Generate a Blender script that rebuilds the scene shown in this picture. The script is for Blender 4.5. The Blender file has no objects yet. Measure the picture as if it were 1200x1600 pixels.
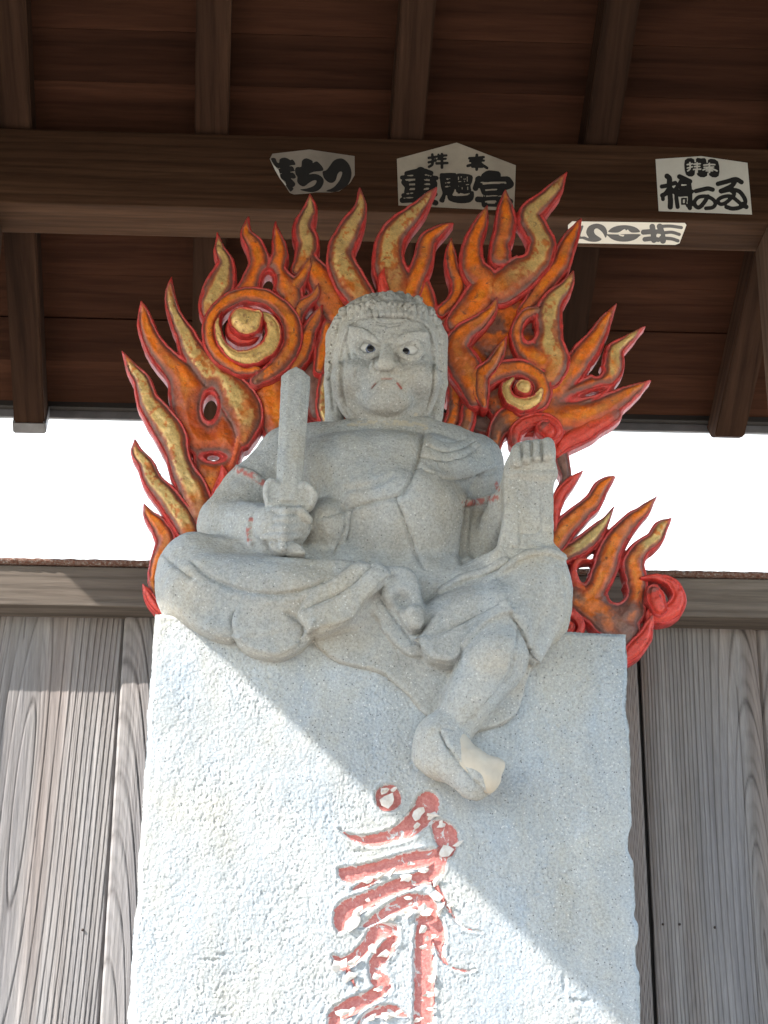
import bpy, bmesh, math, random
import numpy as np
from mathutils import Vector
rnd = random.Random(7)
NP = np.random.RandomState(11)
SC = bpy.context.scene
COL = SC.collection

# ------------------------------------------------------------------ camera
FPX = 2800.0                       # focal length in pixels of the 1200 x 1600 photograph
PITCH, YAW, ROLL = math.radians(21.3), math.radians(2.2), math.radians(0.35)
CAM = np.array([-0.135, -3.4, 1.6])
fwd = np.array([math.sin(YAW)*math.cos(PITCH), math.cos(YAW)*math.cos(PITCH), math.sin(PITCH)])
rgt0 = np.array([math.cos(YAW), -math.sin(YAW), 0.0])
up0 = np.cross(rgt0, fwd)
rgt = rgt0*math.cos(ROLL) + up0*math.sin(ROLL)
upv = -rgt0*math.sin(ROLL) + up0*math.cos(ROLL)
cam_data = bpy.data.cameras.new('camera')
cam_data.sensor_fit = 'VERTICAL'
cam_data.sensor_height = 36.0
cam_data.lens = 36.0*FPX/1600.0
cam_data.clip_start = 0.05
cam_data.clip_end = 2000
cam = bpy.data.objects.new('camera', cam_data)
COL.objects.link(cam)
from mathutils import Matrix
M = Matrix(((rgt[0], upv[0], -fwd[0], CAM[0]), (rgt[1], upv[1], -fwd[1], CAM[1]), (rgt[2], upv[2], -fwd[2], CAM[2]), (0, 0, 0, 1)))
cam.matrix_world = M
SC.camera = cam

# ------------------------------------------------------------------ sky, sun, exposure
SUN = np.array([2.2, 1.0, -2.0]); SUN /= np.linalg.norm(SUN)      # direction the light travels
world = bpy.data.worlds.new('World'); SC.world = world
world.use_nodes = True
wn = world.node_tree.nodes; wl = world.node_tree.links
bg = wn['Background']
sky = wn.new('ShaderNodeTexSky'); sky.sky_type = 'NISHITA'; sky.sun_disc = False
sky.sun_elevation = math.asin(-SUN[2])
sky.sun_rotation = math.atan2(-SUN[0], -SUN[1])
sky.air_density = 1.15; sky.dust_density = 0.4; sky.ozone_density = 1.0
wl.new(sky.outputs[0], bg.inputs[0])
bg.inputs[1].default_value = 0.15
sl = bpy.data.lights.new('sun', 'SUN'); sl.energy = 3.6; sl.angle = math.radians(0.53); sl.color = (1.0, 0.955, 0.88)
so = bpy.data.objects.new('sun', sl); COL.objects.link(so)
so.rotation_euler = Vector(SUN).to_track_quat('-Z', 'Y').to_euler()
so.location = (-8, -4, 9)
SC.view_settings.view_transform = 'Standard'
SC.view_settings.look = 'None'
SC.view_settings.exposure = 1.80
SC.view_settings.gamma = 1.0
SC.view_settings.use_curve_mapping = False
SC.render.engine = 'CYCLES'
SC.cycles.max_bounces = 6
SC.cycles.diffuse_bounces = 5
SC.cycles.use_adaptive_sampling = True
SC.cycles.adaptive_threshold = .02
SC.cycles.use_denoising = True

# ------------------------------------------------------------------ helpers
def ray(px, py):
    return fwd*FPX + rgt*(px-600.0) + upv*(800.0-py)
def at(px, py, Y):
    d = ray(px, py); t = (Y-CAM[1])/d[1]
    return CAM + d*t
def at_z(px, py, Z):
    d = ray(px, py); t = (Z-CAM[2])/d[2]
    return CAM + d*t
def atv(px, py, Y):
    """vectorised at(): arrays of pixels -> N x 3"""
    px = np.asarray(px, float); py = np.asarray(py, float)
    d = fwd*FPX + rgt*(px[..., None]-600.0) + upv*(800.0-py[..., None])
    return CAM + d*((Y-CAM[1])/d[..., 1])[..., None]
def mpp(P):
    """metres per photograph pixel at a point"""
    return float(np.dot(np.asarray(P)-CAM, fwd)/FPX)

def link(o, parent=None):
    COL.objects.link(o)
    if parent is not None:
        o.parent = parent
    return o
def tag(o, label, cat, group=None):
    o['label'] = label; o['category'] = cat
    if group: o['group'] = group
    return o
def empty(name, loc=(0, 0, 0)):
    o = bpy.data.objects.new(name, None); o.location = loc; o.empty_display_size = .05
    COL.objects.link(o)
    return o
def shift(o, parent):
    """keep world coordinates of a mesh built in world space under a displaced Empty"""
    o.parent = parent
    l = parent.location.copy(); p = parent.parent
    while p is not None:
        l += p.location; p = p.parent
    o.location = -l
    return o
def mesh_obj(name, verts, faces, mat, parent=None, smooth=False, attrs=None, normals=None):
    me = bpy.data.meshes.new(name)
    verts = np.asarray(verts, np.float32)
    if isinstance(faces, np.ndarray):
        n, k = faces.shape
        me.vertices.add(len(verts)); me.vertices.foreach_set('co', verts.ravel())
        me.loops.add(n*k); me.loops.foreach_set('vertex_index', faces.astype(np.int32).ravel())
        me.polygons.add(n)
        me.polygons.foreach_set('loop_start', np.arange(0, n*k, k, dtype=np.int32))
        me.update(calc_edges=True)
    else:
        me.from_pydata(verts.tolist(), [], faces)
        me.update()
    if smooth:
        me.polygons.foreach_set('use_smooth', np.ones(len(me.polygons), bool))
    for k_, a in (attrs or {}).items():
        a = np.asarray(a, np.float32)
        if a.ndim == 2:
            at_ = me.attributes.new(k_, 'FLOAT_COLOR', 'POINT')
            if a.shape[1] == 3: a = np.hstack([a, np.ones((len(a), 1), np.float32)])
            at_.data.foreach_set('color', a.ravel())
        else:
            at_ = me.attributes.new(k_, 'FLOAT', 'POINT'); at_.data.foreach_set('value', a.ravel())
    if normals is not None:
        me.normals_split_custom_set_from_vertices(np.asarray(normals, float).tolist())
    me.materials.append(mat)
    o = bpy.data.objects.new(name, me); COL.objects.link(o)
    if parent is not None: shift(o, parent)
    return o
def box_geo(x0, x1, y0, y1, z0, z1, bev=0.0):
    bm = bmesh.new()
    bmesh.ops.create_cube(bm, size=1.0)
    for v in bm.verts:
        v.co = Vector(((x0+x1)/2+v.co.x*(x1-x0), (y0+y1)/2+v.co.y*(y1-y0), (z0+z1)/2+v.co.z*(z1-z0)))
    if bev > 0:
        bmesh.ops.bevel(bm, geom=bm.edges[:], offset=bev, segments=2, affect='EDGES', profile=.6)
    V = [tuple(v.co) for v in bm.verts]; F = [[v.index for v in f.verts] for f in bm.faces]
    bm.free()
    return V, F
def box(name, x0, x1, y0, y1, z0, z1, mat, parent=None, bev=0.0):
    V, F = box_geo(x0, x1, y0, y1, z0, z1, bev)
    return mesh_obj(name, V, F, mat, parent)

# value noise ------------------------------------------------------
LAT = NP.rand(64, 64, 64).astype(np.float32)
def vnoise(p):
    p = np.asarray(p, np.float32)
    i = np.floor(p).astype(int); f = p-i; f = f*f*(3-2*f)
    i0 = i & 63; i1 = (i+1) & 63
    out = 0
    for a in (0, 1):
        for b in (0, 1):
            for c in (0, 1):
                w = (f[..., 0] if a else 1-f[..., 0])*(f[..., 1] if b else 1-f[..., 1])*(f[..., 2] if c else 1-f[..., 2])
                out = out + w*LAT[(i1 if a else i0)[..., 0], (i1 if b else i0)[..., 1], (i1 if c else i0)[..., 2]]
    return out*2-1
def fbm(p, octv=4, gain=.5):
    p = np.asarray(p, np.float32); s = 0; a = 1
    for k in range(octv):
        s = s + a*vnoise(p+k*17.3); p = p*2.03; a *= gain
    return s
def n3(x, y, z):
    x, y, z = np.broadcast_arrays(np.asarray(x, np.float32), np.asarray(y, np.float32), np.asarray(z, np.float32))
    return np.stack([x, y, z], -1)
def sst(a, b, x):
    t = np.clip((x-a)/(b-a), 0, 1); return t*t*(3-2*t)

# materials --------------------------------------------------------
class NT:
    def __init__(self, name):
        self.m = bpy.data.materials.new(name); self.m.use_nodes = True
        self.t = self.m.node_tree; self.b = self.t.nodes['Principled BSDF']
        self.L = self.t.links.new
    def n(self, typ, **kw):
        nd = self.t.nodes.new(typ)
        for k, v in kw.items():
            if k.startswith('i_'):
                nd.inputs[k[2:].replace('_', ' ')].default_value = v
            else: setattr(nd, k, v)
        return nd
    def coords(self, scale=(1, 1, 1), kind='Object', loc=(0, 0, 0)):
        tc = self.n('ShaderNodeTexCoord'); mp = self.n('ShaderNodeMapping')
        mp.inputs['Scale'].default_value = scale; mp.inputs['Location'].default_value = loc
        self.L(tc.outputs[kind], mp.inputs[0]); return mp.outputs[0]
    def noise(self, vec, scale, detail=4, rough=.55, dist=0):
        nd = self.n('ShaderNodeTexNoise'); nd.inputs['Scale'].default_value = scale
        nd.inputs['Detail'].default_value = detail; nd.inputs['Roughness'].default_value = rough
        nd.inputs['Distortion'].default_value = dist
        self.L(vec, nd.inputs['Vector']); return nd.outputs['Fac']
    def ramp(self, fac, stops):
        r = self.n('ShaderNodeValToRGB'); e = r.color_ramp.elements
        while len(e) < len(stops): e.new(.5)
        for k, (p, c) in enumerate(stops):
            e[k].position = p; e[k].color = (c[0], c[1], c[2], 1) if not isinstance(c, (int, float)) else (c, c, c, 1)
        self.L(fac, r.inputs[0]); return r.outputs[0]
    def mix(self, a, b, f, mode='MIX'):
        m = self.n('ShaderNodeMix', data_type='RGBA', blend_type=mode)
        for s, v in ((m.inputs[6], a), (m.inputs[7], b), (m.inputs[0], f)):
            if isinstance(v, (int, float)): s.default_value = v if s == m.inputs[0] else (v, v, v, 1)
            elif isinstance(v, tuple): s.default_value = (*v, 1)
            else: self.L(v, s)
        return m.outputs[2]
    def math(self, op, a, b=0.0):
        m = self.n('ShaderNodeMath', operation=op)
        for s, v in ((m.inputs[0], a), (m.inputs[1], b)):
            if isinstance(v, (int, float)): s.default_value = v
            else: self.L(v, s)
        return m.outputs[0]
    def bump(self, h, strength=.5, dist=.003, prev=None):
        b = self.n('ShaderNodeBump'); b.inputs['Strength'].default_value = strength; b.inputs['Distance'].default_value = dist
        self.L(h, b.inputs['Height'])
        if prev is not None: self.L(prev, b.inputs['Normal'])
        return b.outputs[0]
    def attr(self, name):
        a = self.n('ShaderNodeAttribute'); a.attribute_name = name; return a
    def out(self, col=None, rough=None, normal=None, metal=None, spec=None):
        for key, v in (('Base Color', col), ('Roughness', rough), ('Normal', normal), ('Metallic', metal), ('Specular IOR Level', spec)):
            if v is None: continue
            s = self.b.inputs[key]
            if isinstance(v, (int, float)): s.default_value = v
            elif isinstance(v, tuple): s.default_value = (*v, 1)
            else: self.L(v, s)
        return self.m

def mat_stone(name, c_lo, c_hi, bump=.5, speck=1.0, tint=None):
    t = NT(name); v = t.coords()
    big = t.noise(v, 5, 4, .6)
    col = t.ramp(big, [(.3, c_lo), (.7, c_hi)])
    fine = t.noise(v, 190, 4, .75)
    col = t.mix(col, t.ramp(fine, [(.3, .62), (.55, 1.0), (.75, 1.22)]), .85, 'MULTIPLY')
    col = t.mix(col, t.ramp(t.noise(t.coords((1, 1, .6), 'Object', (3, 1, 2)), 7, 6, .65, .4), [(.34, (.86, .93, 1.02)), (.5, (1, 1, 1)), (.68, (1.06, .98, .86))]), .8, 'MULTIPLY')
    st = t.noise(t.coords((1, 1, .25)), 22, 4, .6)
    col = t.mix(col, t.ramp(st, [(.35, (.86, .84, .8)), (.6, (1, 1, 1))]), .55, 'MULTIPLY')
    vo = t.n('ShaderNodeTexVoronoi'); vo.inputs['Scale'].default_value = 260; t.L(v, vo.inputs['Vector'])
    dk = t.ramp(vo.outputs['Distance'], [(.10, 1.0), (.2, 0.0)])
    vc = t.n('ShaderNodeSeparateColor'); t.L(vo.outputs['Color'], vc.inputs[0])
    selD = t.math('GREATER_THAN', vc.outputs[0], .74); selL = t.math('LESS_THAN', vc.outputs[0], .22)
    vo2 = t.n('ShaderNodeTexVoronoi'); vo2.inputs['Scale'].default_value = 150; t.L(v, vo2.inputs['Vector'])
    dk2 = t.ramp(vo2.outputs['Distance'], [(.16, 1.0), (.26, 0.0)])
    vc2 = t.n('ShaderNodeSeparateColor'); t.L(vo2.outputs['Color'], vc2.inputs[0])
    selL2 = t.math('GREATER_THAN', vc2.outputs[1], .86)
    selD2 = t.math('LESS_THAN', vc2.outputs[1], .07)
    col = t.mix(col, (.06, .06, .065), t.math('MULTIPLY', t.math('MULTIPLY', dk, selD), .75*speck))
    col = t.mix(col, (.75, .74, .72), t.math('MULTIPLY', t.math('MULTIPLY', dk, selL), .6*speck))
    col = t.mix(col, (.8, .79, .77), t.math('MULTIPLY', t.math('MULTIPLY', dk2, selL2), .5*speck))
    col = t.mix(col, (.05, .05, .055), t.math('MULTIPLY', t.math('MULTIPLY', dk2, selD2), .7*speck))
    b1 = t.bump(t.noise(v, 160, 4, .65), bump*.65, .004)
    b2 = t.bump(t.noise(v, 55, 3, .6), bump*.5, .006, b1)
    return t, col, b2

def stone(name, c_lo, c_hi, **kw):
    t, col, b = mat_stone(name, c_lo, c_hi, **kw)
    return t.out(col, .92, b, spec=.25)

def mat_wood(name, c_dark, c_mid, c_light, axis='x', bump=.4, scale=1.0, rough=.75, knots=True, tilt=0.0):
    t = NT(name)
    s = {'x': (.35, 6, 6), 'y': (6, .35, 6), 'z': (6, 6, .35)}[axis]
    s = tuple(a*scale for a in s)
    tc = t.n('ShaderNodeTexCoord')
    oi = t.n('ShaderNodeObjectInfo')
    add = t.n('ShaderNodeVectorMath', operation='ADD')
    mul = t.n('ShaderNodeVectorMath', operation='SCALE'); mul.inputs['Scale'].default_value = 13.7
    cmb = t.n('ShaderNodeCombineXYZ')
    for k in range(3): t.L(oi.outputs['Random'], cmb.inputs[k])
    t.L(cmb.outputs[0], mul.inputs[0])
    rot = t.n('ShaderNodeMapping'); rot.inputs['Rotation'].default_value = (-tilt, 0, 0)
    t.L(tc.outputs['Object'], rot.inputs[0])
    t.L(rot.outputs[0], add.inputs[0]); t.L(mul.outputs[0], add.inputs[1])
    mp = t.n('ShaderNodeMapping'); mp.inputs['Scale'].default_value = s
    t.L(add.outputs[0], mp.inputs[0]); v = mp.outputs[0]
    big = t.noise(v, 1.2, 5, .6, .6)
    fine = t.noise(v, 14, 4, .65, .3)
    ring = t.n('ShaderNodeTexWave', wave_type='RINGS' if knots else 'BANDS', rings_direction={'x': 'X', 'y': 'Y', 'z': 'Z'}[axis])
    ring.inputs['Scale'].default_value = 2.2; ring.inputs['Distortion'].default_value = 6; ring.inputs['Detail'].default_value = 3
    ring.inputs['Detail Scale'].default_value = 1.2
    t.L(v, ring.inputs['Vector'])
    col = t.ramp(big, [(.28, c_dark), (.5, c_mid), (.74, c_light)])
    col = t.mix(col, t.ramp(fine, [(.3, .62), (.55, 1.0), (.8, 1.25)]), .75, 'MULTIPLY')
    col = t.mix(col, t.ramp(ring.outputs['Fac'], [(.0, .6), (.25, 1.0), (1, 1.08)]), .55, 'MULTIPLY')
    val = t.math('ADD', t.math('MULTIPLY', oi.outputs['Random'], .5), .75)
    col = t.mix(col, val, 1.0, 'MULTIPLY')
    b = t.bump(fine, bump, .003)
    b = t.bump(ring.outputs['Fac'], bump*.6, .002, b)
    return t.out(col, min(rough+.1, 1.0), b, spec=.08)
def mat_plain(name, col, rough=.7, bump=0, bscale=80, metal=0, var=.15):
    t = NT(name); v = t.coords()
    nz = t.noise(v, 9, 5, .6)
    c = t.mix(tuple(col), t.ramp(nz, [(.3, 1-var), (.7, 1+var)]), 1.0, 'MULTIPLY')
    b = t.bump(t.noise(v, bscale, 3), bump, .002) if bump else None
    return t.out(c, rough, b, metal)
# ================================================================== SETTING
TH0 = math.radians(33.0)
M_roofwood = mat_wood('ceiling_wood', (.033, .0128, .0070), (.055, .0222, .0122), (.084, .0355, .0198), 'x', .35, 1.0, .7)
M_rafter = mat_wood('rafter_wood', (.024, .0118, .0072), (.042, .0215, .0132), (.070, .0375, .0235), 'y', .3, 1.0, .7, tilt=-TH0)
M_beam = mat_wood('beam_wood', (.038, .0190, .0106), (.073, .0375, .0205), (.128, .069, .039), 'x', .5, 1.0, .75)
M_post = mat_wood('post_wood', (.045, .026, .017), (.08, .048, .031), (.125, .08, .053), 'z', .5, 1.0, .75)
M_rail = mat_wood('rail_wood', (.10, .080, .066), (.17, .140, .118), (.25, .212, .182), 'x', .5, 1.0, .8)
M_cap = mat_plain('weathered_metal', (.20, .20, .21), .5, .3, 40, .3, .3)

# ground and the bright lime-washed wall beyond ---------------------
t = NT('gravel_ground'); v = t.coords()
c = t.ramp(t.noise(v, 45, 5, .7), [(.3, (.26, .222, .170)), (.7, (.43, .375, .30))])
M_ground = t.out(c, .95, t.bump(t.noise(v, 60, 4), .5, .01))
G = 400.0
ground = mesh_obj('ground', [(-G, -G, 0), (G, -G, 0), (G, G, 0), (-G, G, 0)], [(0, 1, 2, 3)], M_ground)
ground['kind'] = 'structure'

M_white = mat_plain('white_panel', (.84, .84, .83), .8, .12, 30, 0, .02)
bld = tag(empty('white_building', (0.0, 5.2, 0)), 'sunlit white panelled building wall seen between fence and eave', 'building')
yb = 5.2
box('wall', -6.42, 8.14, yb+.035, yb+.3, 0, 7.0, M_white, bld)
pw, ph = 1.82, .60
for i in range(8):
    for j in range(11):
        x0 = -6.42+i*pw; z0 = .25+j*ph
        if abs(x0+pw/2) < 3.4 or j % 1 == 0:
            box('panel', x0+.0015, x0+pw-.0015, yb, yb+.034, z0+.0015, z0+ph-.0015, M_white, bld, .003)
box('roof', -8.3, 8.8, yb-.3, yb+1.2, 7.003, 7.15, M_cap, bld, .01)

# ------------------------------------------------------------------ shelter
YBM = .6                                # front face of the beam
TH = math.radians(33.0); TT = math.tan(TH)
shelter = tag(empty('wooden_shelter', (0, .7, 0)), 'dark timber shelter roof with beam, posts and rafters above the statue', 'shelter')
zb0 = at(600, 331, YBM)[2]; zb1 = at(600, 216, YBM)[2]
yb1 = at_z(600, 379, zb0)[1]
XP_R = at(1200, 341, YBM)[0]            # left face of the right post
XP_L = at(-96, 1200, .6)[0]             # right face of the left post
XL, XR = -1.62, 1.75
# beam with a little real unevenness
V, F = box_geo(XL+.02, XR, YBM, yb1, zb0, zb1, .006)
beam = mesh_obj('beam', V, F, M_beam, shelter)
beam['label'] = 'dark squared timber beam carrying the paper slips'
box('post', XP_R, XP_R+.16, YBM+.004, yb1-.004, -.02, zb0-.002, M_post, shelter, .008)
box('post', XP_L-.16, XP_L, YBM+.004, yb1-.004, -.02, zb0-.002, M_post, shelter, .008)
for xx in (XP_L-.16, XP_R): 
    box('post', xx, xx+.16, -1.75, -1.59, -.02, zb0-.002, M_post, shelter, .008)
box('beam', XL+.02, XR, -1.76, -1.58, zb0, zb1, M_beam, shelter, .006)
# roof planes: z = zr - TT*(y - YBM) for rafters' underside
zr = zb1 + .004 + TT*.0
def zroof(y): return zr - TT*(y-(YBM+.02))
YR = -.45                               # ridge
rh, rw = .095, .088
cth, sth = math.cos(TH), math.sin(TH)
# where the eave tip lies: pixel row 690 on the rafter underside plane
def on_roof(px, py, off=0.0):
    """pixel -> point on a plane parallel to the rafters' underside, off metres above it"""
    d = ray(px, py)
    # z - zr - off/cth + TT*(y-(YBM+.02)) = 0
    k0 = CAM[2]-zr-off/cth+TT*(CAM[1]-(YBM+.02)); kd = d[2]+TT*d[1]
    return CAM + d*(-k0/kd)
tip = on_roof(600, 686)
rx = [on_roof(px, 640)[0] for px in (43, 1147)]
dx = (rx[1]-rx[0])/4
def slab_along(name, xc, w, y0, y1, zf, h, mat, parent, cut=None):
    """member following the roof slope from y0 (high) to y1 (low), underside zf(y)"""
    n = (sth, cth)
    pts = [(y0, zf(y0)), (y1, zf(y1)), (y1+h*n[0], zf(y1)+h*n[1]), (y0+h*n[0], zf(y0)+h*n[1])]
    if cut: pts = [pts[0], (y1-cut, zf(y1-cut)), (y1+.3*h*n[0], zf(y1)+.42*h*n[1])] + pts[2:]
    m = len(pts); V = []; 
    for s in (-1, 1):
        V += [(xc+s*w/2, p[0], p[1]) for p in pts]
    F = [tuple(range(m))[::-1], tuple(range(m, 2*m))]
    for k in range(m): F.append((k, (k+1) % m, m+(k+1) % m, m+k))
    bm = bmesh.new(); vs = [bm.verts.new(q) for q in V]
    for f in F: bm.faces.new([vs[k] for k in f])
    for v_ in bm.verts: v_.co.x += SKEW*(v_.co.y-tip[1])
    bmesh.ops.recalc_face_normals(bm, faces=bm.faces[:])
    bmesh.ops.bevel(bm, geom=bm.edges[:], offset=.004, segments=2, affect='EDGES')
    me = bpy.data.meshes.new(name); bm.to_mesh(me); bm.free(); me.materials.append(mat)
    o = bpy.data.objects.new(name, me); COL.objects.link(o); shift(o, parent)
    return o
SKEW = -.043
raft = []
for i in range(-1, 6):
    xc = rx[0]+i*dx
    if xc-.05 < XL or xc+.05 > XR: continue
    raft.append(slab_along('rafter', xc, rw, YR, tip[1], zroof, rh, M_rafter, shelter, cut=.03 if i == 4 else None))
# grey metal shoe on the left rafter tip
sp = raft[0] if abs(rx[0]-dx-XL) > .5 else raft[1]
zc = lambda y: zroof(y)-.004
cap = slab_along('rafter_cap', rx[0], rw+.008, tip[1]-.030, tip[1]+.004, zc, rh+.008, M_cap, shelter)
# deck boards, one object each
deck = empty('roof_deck', (0, 0, 0)); deck.parent = shelter; deck.location = (0, 0, 0)
eave_low = on_roof(600, 640, rh+.004)
Leave = (eave_low[1]-YR)/cth
bw = .142; k = 0; s1 = Leave
bt = .016
while s1 > 0.02:
    gap = rnd.choice([.0015, .0015, .003, .0015, .005])
    s0 = max(0, s1-bw+gap)
    off = rh+.004+rnd.uniform(0, .003)
    def zdk(y, o=off): return zroof(y)+o/cth
    y0, y1 = YR+s0*cth, YR+s1*cth
    dy = off*0
    n = (sth*bt, cth*bt)
    tilt = rnd.uniform(-.002, .002)
    V = []
    for (yy, zz) in ((y0, zdk(y0)), (y1, zdk(y1)+tilt), (y1+n[0], zdk(y1)+n[1]), (y0+n[0], zdk(y0)+n[1])):
        V += [(XL, yy, zz), (XR, yy, zz)]
    F = [(0, 1, 3, 2), (2, 3, 5, 4), (4, 5, 7, 6), (6, 7, 1, 0), (0, 2, 4, 6), (1, 7, 5, 3)]
    mesh_obj('board', V, F, M_roofwood, deck)
    s1 -= bw; k += 1
# roof covering (tin) above the deck, ridge and front slope
n = (sth*(rh+.004+bt+.012), cth*(rh+.004+bt+.012))
def roof_sheet(name, pts, th, mat):
    V = [(x, y, z) for (y, z) in pts for x in (XL-.03, XR+.03)] + [(x, y, z+th) for (y, z) in pts for x in (XL-.03, XR+.03)]
    F = [(0, 1, 3, 2), (4, 6, 7, 5), (0, 4, 5, 1), (2, 3, 7, 6), (0, 2, 6, 4), (1, 5, 7, 3)]
    return mesh_obj(name, V, F, mat, shelter)
ydr = eave_low[1]+.05
M_tin = mat_plain('roof_tin', (.10, .10, .11), .5, .2, 30, .4)
zt = lambda y: zroof(y)+(rh+.004+bt+.014)/cth
roof_sheet('roof_covering', [(YR, zt(YR)), (ydr, zt(ydr))], .02, M_tin)
roof_sheet('roof_covering', [(YR-.002, zt(YR)), (-2.75, zt(YR)-TT*(YR+2.75))], .02, M_tin)  # unseen front slope, lengthened to darken the ceiling and upper figure
for i in range(-1, 6):
    xc = rx[0]+i*dx
    if xc-.05 < XL or xc+.05 > XR: continue
    y0, y1 = YR-.004, -2.7
    V = []; zz0 = zt(YR)-.03
    for s in (-1, 1):
        for (yy, z_) in ((y0, zz0), (y1, zz0+TT*(y1-y0)), (y1, zz0+TT*(y1-y0)-rh/cth), (y0, zz0-rh/cth)):
            V.append((xc+s*rw/2, yy, z_))
    mesh_obj('rafter', V, [(0, 1, 2, 3), (7, 6, 5, 4), (0, 4, 5, 1), (1, 5, 6, 2), (2, 6, 7, 3), (3, 7, 4, 0)], M_rafter, shelter)
box('ridge_board', XL+.01, XR-.01, YR-.045, YR-.006, zroof(YR)-.14, zroof(YR)-.004, M_beam, shelter, .003)
# eave: dark batten and metal drip edge under the deck's end
ye = eave_low[1]; ze = zroof(ye)+(rh+.004)/cth
box('eave_batten', XL, XR, ye+.004, ye+.032, ze-.012, ze+.022, mat_plain('dark_batten', (.022, .018, .016), .8), shelter, .002)
box('drip_edge', XL, XR, ye+.036, ye+.050, ze-.034, ze+.010, M_cap, shelter, .003)
# unseen end boards added to block sun; their level lower edge shades the statue
def gable_shade(name, x):
    zg = ZGAB
    n_ = 9; ys = np.linspace(-1.70, 1.05, n_+1)
    for a, b in zip(ys[:-1], ys[1:]):
        def top(y): return (zt(y) if y > YR else zt(YR)+TT*(y-YR))-.006
        yy = [a+.001, b-.001]
        if a < YR < b: yy = [a+.001, YR, b-.001]
        V = [(x+s, y, zg) for s in (0, .02) for y in yy] + [(x+s, y, max(top(y), zg+.01)) for s in (0, .02) for y in yy]
        m = len(yy); F = []
        lo0, lo1, hi0, hi1 = list(range(m)), list(range(m, 2*m)), list(range(2*m, 3*m)), list(range(3*m, 4*m))
        for k in range(m-1):
            F += [(lo0[k], lo0[k+1], hi0[k+1], hi0[k]), (lo1[k+1], lo1[k], hi1[k], hi1[k+1]), (lo0[k], lo1[k], lo1[k+1], lo0[k+1]), (hi0[k], hi0[k+1], hi1[k+1], hi1[k])]
        F += [(lo0[0], hi0[0], hi1[0], lo1[0]), (lo0[-1], lo1[-1], hi1[-1], hi0[-1])]
        mesh_obj(name, V, F, M_post, shelter)
XG = XL+.005
# pass the level edge through the sun ray of the shadow corner on the stele
def gab_z(P): return P[2] + (P[0]-XG)/SUN[0]*(-SUN[2])
ZGAB = .5*(gab_z(at(262, 978, 0.0)) + gab_z(at(985, 1588, 0.0)))
print('ZGAB', gab_z(at(262, 978, 0)), gab_z(at(985, 1588, 0)), gab_z(at(620, 1280, 0)), 'rail', gab_z(at(40, 945, .5)))
gable_shade('gable_shade_board', XG)
gable_shade('gable_shade_board', XR-.025)  # unseen right-hand set, added to cut light from that side

# ------------------------------------------------------------------ plank fence behind the stele
YF = .665
fence = tag(empty('plank_fence', (0, YF, 0)), 'weathered vertical plank fence with rust-capped top rail behind the stele', 'fence')
zrt = at(600, 894, YF-.092)[2]; zrb = at(600, 955, YF-.092)[2]
FX0, FX1 = XP_L+.002, XP_R-.002
RX0 = FX0-.26
box('top_rail', RX0, FX1, YF-.092, YF+.05, zrb, zrt, M_rail, fence, .004)
# rusty metal cap with ragged granular face
t = NT('rust'); v = t.coords()
c = t.ramp(t.noise(v, 130, 5, .75), [(.30, (.05, .025, .018)), (.45, (.16, .065, .04)), (.58, (.20, .14, .115)), (.72, (.55, .5, .47))])
M_rust = t.out(c, .9, t.bump(t.noise(v, 160, 4, .7), 1.0, .006))
zc1 = at(600, 882, YF-.102)[2]
nx = 700; xs = np.linspace(RX0, FX1, nx)
prof = [(YF+.06, zrt+.003), (YF-.100, zrt+.003), (YF-.104, zrt+.008), (YF-.104, zc1-.003), (YF-.099, zc1), (YF+.06, zc1)]
V = []; 
for i, (yy, zz) in enumerate(prof):
    jit = fbm(n3(xs*90, i*3.1, 0), 3)
    for x, q in zip(xs, jit):
        V.append((x, yy-(.0014*q if 0 < i < 5 else 0), zz+(.0006*q if i in (3, 4) else 0)))
F = []
for i in range(len(prof)-1):
    a = i*nx
    F += [(a+k, a+k+1, a+nx+k+1, a+nx+k) for k in range(nx-1)]
F += [(5*nx+k, 5*nx+k+1, k+1, k) for k in range(nx-1)]
mesh_obj('rail_cap', V, np.array(F), M_rust, fence, True)['label'] = 'rusted metal strip capping the rail'

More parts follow.
